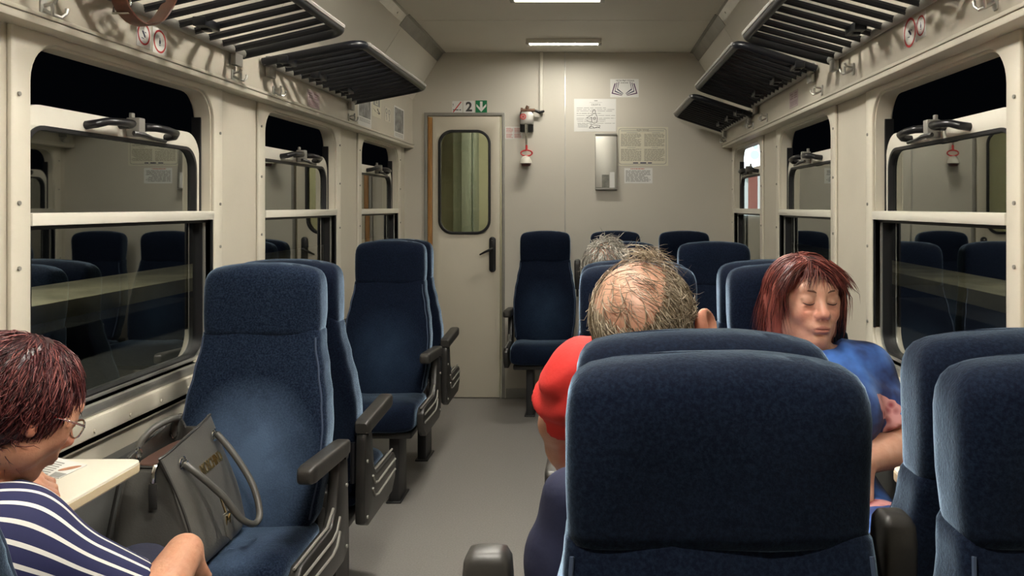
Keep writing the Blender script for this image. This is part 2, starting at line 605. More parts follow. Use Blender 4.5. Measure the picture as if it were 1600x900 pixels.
WIN = {-1: [(1.87, 2.78), (3.22, 4.13), (4.58, 5.46)], 1: [(1.92, 2.83), (3.32, 4.23), (4.70, 5.56)]}
WZ0, WZ1 = 0.835, 1.756
SHEET = {}
for s, xw, xb, clx, side in ((-1, XL, BL, CLX, 'left'), (1, XR, BR, CRX, 'right')):
    ax = side_axes(xw, s)
    holes = [rr(a - .004, b + .004, WZ0 - .004, WZ1 + .004, .105) for a, b in WIN[s]]
    mb = MB()
    mb.prism([(YB, 0), (D, 0), (D, 1.95), (YB, 1.95)], -.06, 0, ax, holes=holes)
    struct(mb, 'wall_' + side, M['cream'])
    # raised surrounds round each window
    for k, (a, b) in enumerate(WIN[s]):
        mb = MB()
        b2 = min(b + .065, D - .012)
        mb.prism(rr(a - .065, b2, WZ0 - .10, 1.784, .01), 0, .012, ax, holes=[rr(a, b, WZ0, WZ1, .10)], bev=.0045)
        # curved inner reveal
        mb.prism(rr(a - .003, b + .003, WZ0 - .003, WZ1 + .003, .102), -.052, .001, ax, holes=[rr(a + .006, b - .006, WZ0 + .006, WZ1 - .006, .095)])
        zs = [0.95, 1.22, 1.37, 1.62] if k == 0 else [1.0, 1.25, 1.48, 1.68]
        struct(mb, 'trim_%d' % (k + 1 if s < 0 else k + 4), M['cream2'])
        mb = MB()
        for zz in zs:
            for yy in (a - .042, b2 - .022):
                c = ax(yy, zz, .012)
                mb.tube([c, c + Vector((-s * .004, 0, 0))], .005, 8)
        struct(mb, 'trim_%d' % ((k + 1 if s < 0 else k + 4) + 20), M['alugrey'])['label'] = 'window surround screws'
    # band over the windows, with its lower lip, and the sloping cove
    out = [(xb, 1.79), (xb, CVZ), (xb + s * .14, CVZ), (xb + s * .14, 1.95), (xw + s * .05, 1.785), (xb + s * .012, 1.785)]
    mb = MB()
    mb.prism(out, YB, D, lambda a, b, c: Vector((a, c, b)))
    struct(mb, 'trim_%d' % (7 if s < 0 else 8), M['cream'])
    mb = MB()
    mb.box((min(xb - s * .008, xw), YB, 1.775), (max(xb - s * .008, xw), D, 1.794), .004)
    mb.box((min(xb - s * .012, xb), YB, 1.794), (max(xb - s * .012, xb), D, 1.804), .002)
    struct(mb, 'trim_%d' % (9 if s < 0 else 10), M['cream2'])
    d = Vector((clx - xb, 0, CZ - CVZ))
    nrm = Vector((-d.z * (-s) * -1, 0, 0))
    mb = MB()
    cj = [YB, .4, 1.8, 3.2, 4.60, D]
    for a, b in zip(cj, cj[1:]):
        q = [(xb + s * .002, CVZ - .01), (clx - s * .002, CZ + .004), (clx + s * .03, CZ + .03), (xb + s * .05, CVZ)]
        mb.prism(q, a + .0025, b - .0025, lambda aa, bb, c: Vector((aa, c, bb)))
    mb.prism([(xb + s * .015, CVZ - .01), (clx + s * .012, CZ + .01), (clx + s * .04, CZ + .05), (xb + s * .08, CVZ)], YB, D, lambda aa, bb, c: Vector((aa, c, bb)))
    struct(mb, 'trim_%d' % (11 if s < 0 else 12), M['ceil'])
    # metal strip in the corner of ceiling and cove
    mb = MB()
    e = d.normalized()
    n_ = Vector((e.z * -s, 0, -e.x * -s)) if False else Vector((-s * abs(e.z), 0, -abs(e.x)))
    c0 = Vector((clx, 0, CZ))
    p = [c0 - e * .055 + n_ * .001, c0 - e * .004 + n_ * .004, c0 + Vector((-s * .012, 0, -.004)), c0 + Vector((-s * .012, 0, .01)), c0 - e * .0 - n_ * .01, c0 - e * .055 - n_ * .008]
    mb.prism([(q.x, q.z) for q in p], YB, 4.55, lambda aa, bb, c: Vector((aa, c, bb)))
    for yy in np.arange(.2, 4.5, .35):
        c = c0 - e * .03 + n_ * .002 + Vector((0, float(yy), 0))
        mb.tube([c, c + n_ * .004], .005, 8)
    struct(mb, 'trim_%d' % (13 if s < 0 else 14), M['alu'])
    mb = MB()
    p2 = [c0 - e * .075 + n_ * .002, c0 - e * .004 + n_ * .005, c0 + Vector((-s * .02, 0, -.005)), c0 + Vector((-s * .02, 0, .01)), c0 - n_ * .01, c0 - e * .075 - n_ * .008]
    mb.prism([(q.x, q.z) for q in p2], 4.55, D, lambda aa, bb, c: Vector((aa, c, bb)))
    struct(mb, 'trim_%d' % (15 if s < 0 else 16), M['alugrey'])
    # ledge under the windows, dark groove, heater casing
    mb = MB()
    for a, b in WIN[s]:
        mb.prism(rr(a - .04, b + .03 if b < 5.4 else D - .01, .760, .812, .01), 0, .028, ax, bev=.006)
        for yy in np.linspace(a + .05, b - .05, 6):
            c = ax(float(yy), .778, .028)
            mb.tube([c, c + Vector((-s * .004, 0, 0))], .005, 8)
    struct(mb, 'trim_%d' % (17 if s < 0 else 18), M['cream2'])
    mb = MB()
    mb.prism([(YB, .742), (D, .742), (D, .757), (YB, .757)], 0, .012, ax)
    struct(mb, 'trim_%d' % (19 if s < 0 else 20), M['rubber'])
    mb = MB()
    mb.prism(rr(YB, D - .01, .0, .685, .0), 0, .045, ax, bev=.01)
    for zz in (.12, .16, .20, .24):
        mb.prism(rr(YB, D - .01, zz, zz + .012, 0), .045, .05, ax)
    struct(mb, 'baseboard_' + side, M['heater'])

# end wall (with the doorway), wall behind the camera
DX0, DX1, DZ1 = P(668, 0, D).x, P(784, 0, D).x, P(0, 181, D).z
outl = [(XL - .06, 0), (DX0, 0), (DX0, DZ1), (DX1, DZ1), (DX1, 0), (XR + .06, 0), (XR + .06, 1.9), (BR + .02, CVZ), (CRX, CZ + .02), (CLX, CZ + .02), (BL - .02, CVZ), (XL - .06, 1.9)]
mb = MB()
mb.prism(outl, -.05, 0, AX_END)
struct(mb, 'wall_end', M['wallend'])
mb = MB()
xs = P(883, 0, D).x
mb.box((xs - .0045, D - .006, .02), (xs + .0045, D + .001, CZ), .002)
struct(mb, 'trim_40', M['alu'])
mb = MB()
mb.box((DX1 + .03, D - .012, .0), (XR - .05, D, .07), .003)
mb.box((XL + .05, D - .012, .0), (DX0 - .03, D, .07), .003)
struct(mb, 'baseboard_end', M['alugrey'])
mb = MB()
mb.box((XL - .1, YB - .05, 0), (XR + .1, YB, CZ + .05))
struct(mb, 'wall_behind', M['cream'])
# vestibule behind the door
mb = MB()
mb.box((XL, 7.1, 0), (XR, 7.15, 2.4))
mb.box((XL - .05, D + .06, 0), (XL, 7.15, 2.4))
mb.box((XR, D + .06, 0), (XR + .05, 7.15, 2.4))
mb.box((XL, D + .05, 2.4), (XR, 7.15, 2.45))
struct(mb, 'wall_vestibule', mat('vestibule_paint', (0.52, 0.50, 0.38), 0.5))
mb = MB()
px0 = P(727, 0, 6.8).x
mb.box((px0 - .10, 6.78, 0), (px0 - .02, 7.1, 2.4), .004)
mb.box((px0 - .02, 6.72, 0), (px0 + .055, 7.1, 2.4), .004)
mb.box((px0 + .06, 6.80, 0), (px0 + .075, 7.1, 2.4), .004)
struct(mb, 'trim_41', mat('vestibule_grey', (0.28, 0.31, 0.28), 0.4))
t = thing('vestibule_light', 'small lamp on the vestibule ceiling behind the white door', 'lamp', (-.35, 6.3, 2.40))
MB().box((-.55, 6.24, 2.385), (-.15, 6.36, 2.40), .005).build('housing', M['white'], t)
MB().box((-.53, 6.26, 2.372), (-.17, 6.34, 2.386), .005).build('diffuser', emit_mat('vestibule_lit', (1.0, .93, .78), 120.0), t)

# ------------------------------------------------------------------ door
door = struct_root('door_1', ((DX0 + DX1) / 2, D, 0))
mb = MB()
fr = [(DX0 - .022, 0), (DX0, 0), (DX0, DZ1), (DX1, DZ1), (DX1, 0), (DX1 + .022, 0), (DX1 + .022, DZ1 + .022), (DX0 - .022, DZ1 + .022)]
mb.prism(fr, 0, .012, AX_END, bev=.003)
mb.build('door_frame', M['alugrey'], door)
jx0, jx1 = P(668.5, 0, D).x, P(675.5, 0, D).x
MB().box((jx0, D - .004, .02), (jx1, D + .04, DZ1 - .01), .003).build('wooden_jamb', M['wood'], door)
gx0, gx1, gz0, gz1 = P(685, 0, D).x, P(767, 0, D).x, P(0, 366, D).z, P(0, 203, D).z
mb = MB()
mb.prism([(jx1 + .002, .006), (DX1 - .012, .006), (DX1 - .012, DZ1 - .006), (jx1 + .002, DZ1 - .006)], -.035, .004, AX_END,
         holes=[rr(gx0 + .01, gx1 - .01, gz0 + .01, gz1 - .01, .09)], bev=.002)
mb.build('door_leaf', M['doorp'], door)
mb = MB()
mb.prism(rr(gx0, gx1, gz0, gz1, .10, 12), -.03, .014, AX_END, holes=[rr(gx0 + .018, gx1 - .018, gz0 + .018, gz1 - .018, .085, 12)], bev=.005)
mb.build('window_gasket', M['rubber'], door)
mb = MB()
mb.prism(rr(gx0 + .015, gx1 - .015, gz0 + .015, gz1 - .015, .08), -.018, -.012, AX_END)
mb.build('window_pane', M['doorglass'], door)
mb = MB()
hx0, hx1, hz0, hz1 = P(764.5, 0, D).x, P(775, 0, D).x, P(0, 425, D).z, P(0, 370, D).z
mb.prism(rr(hx0, hx1, hz0, hz1, .022), .004, .016, AX_END, bev=.004)
hp = mb.build('handle_plate', M['blackp'], door)
lz = P(0, 388.5, D).z
hm = (hx0 + hx1) / 2
mb = MB()
mb.tube([(hm, D - .012, lz), (hm, D - .055, lz)], .010, 10)
mb.tube([(hm + .004, D - .052, lz + .002), (hm - .02, D - .06, lz - .008), (hm - .05, D - .058, lz - .022), (hm - .085, D - .05, lz - .04)], [.010, .009, .008, .006], 10)
mb.build('door_lever', M['blackp'], hp)
mb = MB()
for zz in (hz1 - .02, hz0 + .02):
    mb.tube([(hm, D - .015, zz), (hm, D - .019, zz)], .006, 10)
mb.build('plate_screws', M['chrome'], hp)


# ------------------------------------------------------------------ windows
def window(idx, s, a, b):
    xw = XL if s < 0 else XR
    ax = side_axes(xw, s)
    root = struct_root('window_%d' % idx, (xw, (a + b) / 2, WZ0))
    # lower fixed pane: black seal, aluminium frame, glass
    a0, b0, z0, z1 = a + .004, b - .004, WZ0 + .002, 1.318
    mb = MB()
    mb.prism(rr(a0, b0, z0, z1, (.085, .085, .004, .004)), -.050, -.018, ax, holes=[rr(a0 + .022, b0 - .022, z0 + .022, z1 - .004, (.065, .065, .004, .004))], bev=.003)
    mb.build('lower_seal', M['rubber'], root)
    mb = MB()
    mb.prism(rr(a0 + .009, b0 - .009, z0 + .009, z1, (.078, .078, .003, .003)), -.020, -.012, ax, holes=[rr(a0 + .017, b0 - .017, z0 + .017, z1 - .001, (.07, .07, .003, .003))])
    mb.build('lower_frame', M['alu'], root)
    mb = MB()
    mb.prism(rr(a0 + .02, b0 - .02, z0 + .02, z1, (.065, .065, 0, 0)), -.044, -.040, ax)
    mb.build('lower_pane', M['glass'], root)
    # aluminium bottom sill
    mb = MB()
    mb.prism(rr(a + .03, b - .03, WZ0 - .022, WZ0 + .006, .004), -.045, .016, ax, bev=.003)
    mb.build('window_sill', M['alu'], root)
    # middle rail
    mb = MB()
    mb.prism(rr(a + .002, b - .002, 1.316, 1.346, .002), -.05, .014, ax, bev=.003)
    mb.build('middle_rail', M['white'], root)
    mb = MB()
    mb.prism(rr(a + .006, b - .006, 1.306, 1.317, .001), -.046, -.008, ax)
    mb.prism(rr(b - .006, b + .006, WZ0 + .1, 1.345, .001), -.02, .008, ax)
    mb.prism(rr(a - .006, a + .006, WZ0 + .1, 1.345, .001), -.02, .008, ax)
    mb.build('rail_seal', M['rubber'], root)
    # sliding upper sash, lowered a hand's breadth
    u0, u1, v0, v1 = a + .012, b - .012, 1.335, 1.612
    mb = MB()
    mb.prism(rr(u0, u1, v0, v1, (.004, .004, .085, .085)), -.056, -.034, ax, holes=[rr(u0 + .026, u1 - .026, v0 + .004, v1 - .052, (.004, .004, .07, .07))], bev=.004)
    sash = mb.build('sash_frame', M['white'], root)
    mb = MB()
    mb.prism(rr(u0 + .024, u1 - .024, v0 + .002, v1 - .050, (.004, .004, .072, .072)), -.052, -.030, ax, holes=[rr(u0 + .034, u1 - .034, v0 + .006, v1 - .060, (.004, .004, .064, .064))])
    mb.build('sash_gasket', M['rubber'], sash)
    mb = MB()
    mb.prism(rr(u0 + .03, u1 - .03, v0 + .004, v1 - .056, (.002, .002, .066, .066)), -.048, -.044, ax)
    mb.build('sash_pane', M['glass'], sash)
    yc = (a + b) / 2 + .02
    zt = v1 - .026
    for sg in (-1, 1):
        mb = MB()
        y0, y1 = yc + sg * .045, yc + sg * .20
        q = [ax(y0, zt + .01, -.034), ax(y0, zt + .012, -.004), ax(y0 + sg * .02, zt + .012, .012), ax(y0 + sg * .075, zt + .010, .018),
             ax(y1 - sg * .02, zt + .006, .012), ax(y1, zt - .002, -.004), ax(y1, zt - .006, -.034)]
        mb.tube(q, [.012, .013, .012, .011, .011, .012, .012], 10)
        mb.build('grab_handle', M['blackp'], sash)
    mb = MB()
    mb.box(ax(yc - .016, zt - .02, -.034), ax(yc + .016, zt + .035, .006), .003)
    mb.box(ax(yc - .008, zt + .02, -.03), ax(yc + .008, zt + .05, -.02), .002)
    lt = mb.build('latch', M['alugrey'], sash)
    mb = MB()
    mb.tube([ax(yc - .035, zt - .012, 0), ax(yc, zt - .016, .014), ax(yc + .035, zt - .022, .016), ax(yc + .12, zt - .024, .01)], [.007, .008, .006, .005], 8)
    mb.build('latch_lever', M['charcoal'], lt)
    mb = MB()
    mb.box(ax(a + .004, 1.34, -.06), ax(a + .014, 1.67, -.03))
    mb.box(ax(b - .014, 1.34, -.06), ax(b - .004, 1.67, -.03))
    mb.build('sash_track', M['rubber'], root)


for k, (a, b) in enumerate(WIN[-1]):
    window(k + 1, -1, a, b)
for k, (a, b) in enumerate(WIN[1]):
    window(k + 4, 1, a, b)

# ------------------------------------------------------------------ ceiling lamps
LG = 'strip lights along the ceiling'


def lamp(Y, x0, x1, dep, label, m):
    t = thing('ceiling_light', label, 'ceiling light', ((x0 + x1) / 2, Y, CZ), LG)
    mb = MB()
    mb.prism(rr(x0, x1, Y - dep / 2, Y + dep / 2, .012), 0, .030, lambda p, q, c: Vector((p, q, CZ - c)), holes=[rr(x0 + .02, x1 - .02, Y - dep / 2 + .008, Y + dep / 2 - .008, .01)], bev=.003)
    mb.box((x0 + .01, Y - dep / 2 + .004, CZ - .012), (x1 - .01, Y + dep / 2 - .004, CZ))
    mb.build('housing', M['white'], t)
    mb = MB()
    mb.box((x0 + .021, Y - dep / 2 + .009, CZ - .028), (x1 - .021, Y + dep / 2 - .009, CZ - .013), .004)
    mb.build('diffuser', m, t)
    for xx in (x0 + .012, x1 - .012):
        MB().box((xx - .012, Y - dep / 2 + .004, CZ - .034), (xx + .012, Y + dep / 2 - .004, CZ - .026), .003).build('end_cap', M['alugrey'], t)
    return t


lx = P(881, 0, 5.245).x
lamp(5.245, lx - .248, lx + .248, .075, 'lit strip light on the ceiling just in front of the end wall', M['tubeend'])
lx = -.17
lamp(4.05, lx - .245, lx + .245, .24, 'wide ceiling light whose edge shows at the top of the photo', M['tubedim'])
for k, Y in enumerate((2.85, 1.6, 0.5)):
    lamp(Y, lx - .245, lx + .245, .075, ['lit strip light over the aisle seats, second from the wide light', 'lit strip light over the front seats',
                                        'lit strip light nearest to the viewer'][k], M['tube'])

# ------------------------------------------------------------------ seats
X3, Y3, Z3 = Vector((1, 0, 0)), Vector((0, 1, 0)), Vector((0, 0, 1))
SEATS = 'blue velour seats along the carriage'


def sup(rows, n=44):
    return [((x, y, z), X3, Y3, a, b, e) for x, y, z, a, b, e in rows]


def half_width(z):
    pts = [(.44, .170), (.50, .196), (.60, .208), (.72, .212), (.80, .204), (.88, .190), (.96, .175), (1.02, .170), (1.2, .170)]
    for (z0, w0), (z1, w1) in zip(pts, pts[1:]):
        if z <= z1:
            f = max(0, min(1, (z - z0) / (z1 - z0)))
            f = f * f * (3 - 2 * f)
            return w0 + (w1 - w0) * f
    return pts[-1][1]


def back_y(z):
    return -.125 * max(0, (1.04 - z) / .58) ** 1.1


MESH = {}


def part(name, key, make, m, parent):
    """a part built in the seat's own coordinates; repeats share the mesh"""
    if key not in MESH:
        o = make().build(name, m, parent, 50, local=True)
        MESH[key] = o.data
        return o
    me = MESH[key]
    return link(name, me, parent)


def mk_headrest():
    mb = MB()
    rows = []
    for z, a, b in ((.984, .160, .042), (.990, .168, .050), (1.005, .170, .0545), (1.05, .172, .060), (1.09, .172, .063), (1.13, .172, .062), (1.155, .170, .058),
                    (1.172, .166, .050), (1.184, .159, .039), (1.191, .148, .026), (1.195, .125, .012)):
        rows.append((0, back_y(z) - .003, z, a, b, 5.0))
    mb.loft(sup(rows), 56)
    for v in mb.bm.verts:                                            # soft crown along the top
        v.co.z -= max(0, v.co.z - 1.1) * .55 * (v.co.x / .172) ** 2 * .35
        v.co.y += .004 * math.sin(v.co.x * 31) * math.sin(v.co.z * 23)
    return mb


def mk_backrest():
    mb = MB()
    rows = []
    for i in range(30):
        z = .44 + (1.012 - .44) * i / 29
        b = .050 + .007 * math.sin(math.pi * i / 29) - (.014 if i == 0 else 0)
        rows.append((0, back_y(z), z, half_width(z) - (.012 if i in (0, 29) else 0), b, 6.0))
    mb.loft(sup(rows), 56)
    for v in mb.bm.verts:
        z = v.co.z
        if v.co.y < back_y(z):                                       # padded lumbar field with a tuck above it
            v.co.y -= .014 * math.exp(-((z - .62) / .14) ** 2) * (1 - (v.co.x / .23) ** 2)
            v.co.y += .007 * math.exp(-((z - .865) / .008) ** 2)
    return mb


def mk_piping(s):
    def f():
        mb = MB()
        pts = []
        for i in range(26):
            z = .49 + .49 * i / 25
            w = half_width(z) - .010
            y = back_y(z) - .050 - (.003 if z > 1.02 else .0)
            pts.append((s * w, y + .004, z))
        mb.tube(pts, .0028, 6)
        return mb
    return f


def mk_cushion():
    mb = MB()
    rows = []
    L0, L1 = -.425, -.10
    for y, zt, zb, a in ((-.428, .425, .375, .170), (-.425, .448, .362, .190), (-.415, .466, .354, .199), (-.395, .478, .350, .203), (-.35, .486, .348, .205), (-.28, .486, .348, .205),
                         (-.20, .482, .350, .204), (-.13, .478, .352, .200), (-.10, .470, .36, .190)):
        rows.append(((0, y, (zt + zb) / 2), X3, Z3, a, (zt - zb) / 2, 5.0))
    mb.loft(rows, 56)
    for v in mb.bm.verts:
        if v.co.z > .42:
            v.co.z -= .010 * math.exp(-(v.co.x / .11) ** 2) * math.exp(-((v.co.y + .24) / .12) ** 2)
            v.co.z += .003 * math.sin(v.co.x * 37 + 1) * math.sin(v.co.y * 29)
    return mb


def mk_base():
    mb = MB()
    mb.box((-.185, -.385, .318), (.185, -.03, .352), .008)
    mb.box((-.17, -.06, .30), (.17, .02, .46), .01)
    return mb


def mk_leg(s):
    def f():
        mb = MB()
        mb.box((s * .085 - .023, -.30, 0), (s * .085 + .023, -.145, .32), .005)
        mb.box((s * .085 - .034, -.31, 0), (s * .085 + .034, -.135, .010), .003)
        return mb
    return f


def mk_arm_frame(s):
    def f():
        mb = MB()
        ax = lambda a, b, c: Vector((c, a, b))
        x0, x1 = (s * .214, s * .246) if s > 0 else (s * .246, s * .214)
        # skirt along the cushion, rising into the post that carries the pad
        o = [(-.415, .405), (-.405, .365), (-.36, .325), (-.05, .325), (-.005, .345), (.0, .40), (-.012, .60), (-.018, .632), (-.085, .632), (-.098, .60), (-.118, .50), (-.150, .462), (-.385, .462), (-.41, .44)]
        mb.prism(o, x0, x1, ax, bev=.006)
        return mb
    return f


def mk_skirt_ridges(s):
    def f():
        mb = MB()
        xo = s * .247
        for dz in (0, .042):
            pts = [(xo, -.395, .395 + dz * .9), (xo, -.16, .388 + dz), (xo, -.12, .398 + dz), (xo, -.095, .43 + dz)]
            mb.tube(pts, .0045, 6)
        mb.tube([(s * .232, -.41, .464), (s * .232, -.16, .466), (s * .236, -.118, .505)], .004, 6)
        for (y, z) in ((-.03, .36), (-.03, .54)):
            mb.tube([(xo - s * .004, y, z), (xo + s * .003, y, z)], .006, 8)
        return mb
    return f


def pad_loft(mb, T=None):
    rows = []
    for y, a, b in ((-.335, .012, .010), (-.332, .019, .017), (-.322, .0235, .0225), (-.30, .025, .025), (-.16, .025, .0245), (-.04, .025, .024), (-.015, .0235, .022), (-.006, .018, .016)):
        rows.append(((0, y, 0), X3, Z3, a, b, 4.5))
    mb.loft(rows, 32, T=T)
    return mb


def mk_pad(s, up):
    def f():
        mb = MB()
        if up:      # folded up along the side of the back
            T = Matrix.Translation((s * .260, -.03, .640)) @ Matrix.Rotation(math.radians(-92), 4, 'X')
        else:
            T = Matrix.Translation((s * .232, -.005, .650)) @ Matrix.Rotation(math.radians(-3), 4, 'X')
        pad_loft(mb, T @ Matrix.Diagonal((1.14 if up else 1, 1, 1, 1)))
        return mb
    return f


def mk_mid(s):
    def f():
        mb = MB()
        rows = [((s * .219, .03, z), X3, Y3, a_, b_, 4.5) for z, a_, b_ in ((.79, .012, .02), (.795, .017, .026), (.88, .0215, .028), (.96, .0225, .028), (.985, .021, .026), (.994, .016, .02), (.997, .009, .012))]
        mb.loft(rows, 28)
        mb.tube([(s * .219, .03, .74), (s * .219, .03, .80)], .008, 8)
        return mb
    return f


def mk_pivot(s):
    def f():
        mb = MB()
        mb.tube([(s * .208, -.04, .635), (s * .252, -.04, .635)], .016, 12)
        mb.tube([(s * .2, -.03, .47), (s * .2, -.03, .60)], .009, 8)
        return mb
    return f


def seat(x, y, facing, label, arms=((1, False),), leg=1, worn=False, tilt=0.0):
    """facing -1: towards us, +1: towards the end wall; y is the ridge of the headrest; arms = (side in the photo, folded up)"""
    t = thing('train_seat', label, 'seat', (x, y, 0), SEATS, 0 if facing < 0 else math.pi)
    v = M['velourw'] if worn else M['velour']
    w = 'w' if worn else ''
    part('headrest', 'headrest' + w, mk_headrest, v, t)
    part('backrest', 'backrest' + w, mk_backrest, v, t)
    for s in (-1, 1):
        part('piping', 'piping%d' % s, mk_piping(s), M['piping'], t)
    part('seat_cushion', 'cushion' + w, mk_cushion, v, t)
    part('seat_base', 'base', mk_base, M['charcoal'], t)
    sg = 1 if facing < 0 else -1
    part('leg', 'leg%d' % (leg * sg), mk_leg(leg * sg), M['darkleg'], t)
    for s, up in arms:
        q = s * sg
        if up == 'mid':
            part('armrest', 'mid%d' % q, mk_mid(q), M['padp'], t)
            continue
        fr_ = part('armrest', 'arm%d' % q, mk_arm_frame(q), M['charcoal'], t)
        part('arm_pad', 'pad%d%d' % (q, up), mk_pad(q, up), M['padp'], fr_)
        part('skirt_ridges', 'ridge%d' % q, mk_skirt_ridges(q), M['alugrey'], fr_)
        part('pivot', 'pivot%d' % q, mk_pivot(q), M['blackp'], fr_)
    return t


# left of the aisle, single seats in back-to-back pairs
seat(-.985, 1.03, 1, 'blue seat in the bottom left corner, behind the woman in the striped top', ())
seat(-.965, 2.39, -1, 'worn blue seat with the grey handbag on its cushion', worn=True)
seat(-.965, 2.55, 1, 'blue seat back to back with the handbag seat, only its lit side showing')
seat(-.985, 3.97, -1, 'empty dark blue seat left of the aisle, nearest to the white door')
seat(-.985, 4.13, 1, 'seat back to back with the empty one nearest the door, its armrest towards the door')
# right of the aisle, double seats
seat(.144, .93, -1, 'big dark blue seat filling the lower middle of the photo', ((-1, True),), -1)
seat(.583, .93, -1, 'blue seat in the lower right corner, frontmost there', ((-1, 'mid'),), 1)
seat(.152, 1.09, 1, 'seat of the man in red, its top edge just behind the big front seat', ((-1, False),), -1)
seat(.612, 1.10, 1, 'blue seat back to back with the one in the lower right corner', (), 1)
seat(.14, 2.36, -1, 'seat facing us right behind the head of the balding man', ((-1, False),), -1)
seat(.576, 2.36, -1, 'seat the red-haired sleeping woman leans against', (), 1)
seat(.14, 2.52, 1, 'seat of the grey-haired man, hidden behind the balding head', ((-1, False),), -1)
seat(.576, 2.53, 1, 'seat back to back with that of the sleeping woman, its top just above hers', (), 1)
seat(.15, 3.84, -1, 'empty seat facing us just above the two men, aisle side of its row', ((-1, False),), -1)
seat(.592, 3.84, -1, 'empty seat facing us left of the sleeping woman and one row behind', (), 1)
seat(-.306, 5.48, -1, 'empty seat against the end wall just right of the white door', ((-1, False), (1, 'mid')), -1)
seat(.172, 5.48, -1, 'middle seat of the three against the end wall, only its headrest showing', (), -1)
seat(.642, 5.48, -1, 'seat against the end wall nearest to the right hand windows', (), 1)

# ------------------------------------------------------------------ luggage racks
RG = 'luggage racks above the windows'


def rack(s, xw, xa, ya, yb, zw, za, label, n):
    t = thing('luggage_rack', label, 'luggage rack', (xw, (ya + yb) / 2, zw), RG)
    r = .05
    u = lambda f, y: Vector((xw + (xa - xw) * f, y, zw + (za - zw) * f))
    W = abs(xa - xw)
    mb = MB()
    pts = [u(0, ya)]
    fr_ = 1 - r / W
    pts.append(u(fr_ * .98, ya))
    for i in range(7):
        a = math.pi / 2 * i / 6
        pts.append(u(fr_ + r / W * math.sin(a), ya + r - r * math.cos(a)))
    for i in range(7):
        a = math.pi / 2 * i / 6
        pts.append(u(fr_ + r / W * math.cos(a), yb - r + r * math.sin(a)))
    pts.append(u(fr_ * .98, yb))
    pts.append(u(0, yb))
    mb.tube(pts, .0165, 12)
    mb.build('frame_tube', M['rackp'], t)
    for i in range(n):
        y = ya + (yb - ya) * (i + 1) / (n + 1)
        mb = MB()
        mb.tube([u(0.02, y), u(.97, y)], .0115, 8)
        mb.build('bar', M['rackp'], t)
    mb = MB()
    mb.tube([u(0.02, ya - .01), u(.02, yb + .01)], .014, 10)
    mb.build('wall_rail', M['alugrey'], t)
    # pale cap strip along the aisle side
    mb = MB()
    off = Vector((-s * .014, 0, .006))
    mb.tube([u(1, ya + r) + off, u(1, yb - r) + off], .009, 8)
    mb.build('edge_strip', mat('rack_edge', (.30, .29, .27), .4) if 'rack_edge' not in bpy.data.materials else bpy.data.materials['rack_edge'], t)
    for f in (.22,):
        for y in (ya + (yb - ya) * .33, ya + (yb - ya) * .67, ya + .03):
            mb = MB()
            c = u(f, y)
            mb.box((c.x - .02, y - .05, c.z - .022), (c.x + .02, y + .05, c.z + .006), .004)
            mb.box((c.x - .012, y - .015, c.z - .03), (c.x + .012, y + .015, c.z - .018), .003)
            mb.build('bar_clip', M['rackp'], t)
    for y in (ya + .06, yb - .06):
        mb = MB()
        c = u(0, y)
        mb.box((min(xw - .012 * s, xw + .0 * s) - .004, y - .03, c.z - .05), (max(xw - .012 * s, xw) + .004, y + .03, c.z + .03), .004)
        mb.build('wall_bracket', M['alugrey'], t)
    return t


rack(-1, BL + .012, -.885, 1.55, 2.87, 1.905, 1.99, 'black luggage rack at top left, the nearer one with the brown strap', 13)
rack(-1, BL + .012, -.875, 3.05, 4.22, 1.912, 1.985, 'black luggage rack left of the white door, the farther one on that side', 12)
rack(1, BR - .012, .60, 1.55, 3.10, 1.925, 2.015, 'black luggage rack at top right, the nearer one above the sleeping woman', 15)
rack(1, BR - .012, .61, 3.30, 4.55, 1.93, 2.035, 'black luggage rack on the right hand side, second from the front', 14)
rack(1, BR - .012, .60, 4.62, 5.60, 1.89, 2.00, 'black luggage rack closest to the end wall posters', 11)

# ------------------------------------------------------------------ coat hooks
HG = 'double coat hooks on the bands above the windows'


def hook(s, xb, y, z, label):
    mb = MB()
    ax = side_axes(xb, s)
    mb.prism(rr(y - .012, y + .012, z - .022, z + .022, .008), 0, .005, ax, bev=.002)
    for sg in (-1, 1):
        mb.tube([ax(y, z - .002, .004), ax(y + sg * .006, z - .012, .022), ax(y + sg * .016, z - .016, .034), ax(y + sg * .024, z - .006, .040), ax(y + sg * .027, z + .006, .040)], [.0045, .0042, .004, .004, .005], 8)
    mb.tube([ax(y, z + .008, .004), ax(y, z + .012, .026), ax(y, z + .022, .032)], [.0045, .004, .005], 8)
    o = mb.centred('coat_hook', M['alu'])
    return tag(o, label, 'coat hook', HG)


for px, py, lab in ((66, 14, 'coat hook at top left, nearest to the brown strap'), (363, 118, 'coat hook under the gap between the two left racks, the nearer of two'),
                    (427, 143, 'coat hook under the near end of the far left rack'), (545, 184, 'coat hook beside the posters under the far left rack')):
    Y = (BL - 0) * F / (px - CX)
    hook(-1, BL, Y, P(px, py, Y).z, lab)
for px, py, lab in ((1557, 2, 'coat hook at the very top right of the photo'), (1334, 108, 'coat hook under the gap between the first two right racks, the nearer'), (1285, 141, 'coat hook left of the pinkish sticker on the right band, the farther of the gap'),
                    (1199, 184, 'coat hook above the second right window pillar'), (1177, 196, 'coat hook above the farthest right window'), (1135, 219, 'coat hook on the right band, right in the corner of the end wall')):
    Y = (BR - 0) * F / (px - CX)
    hook(1, BR, Y, P(px, py, Y).z, lab)

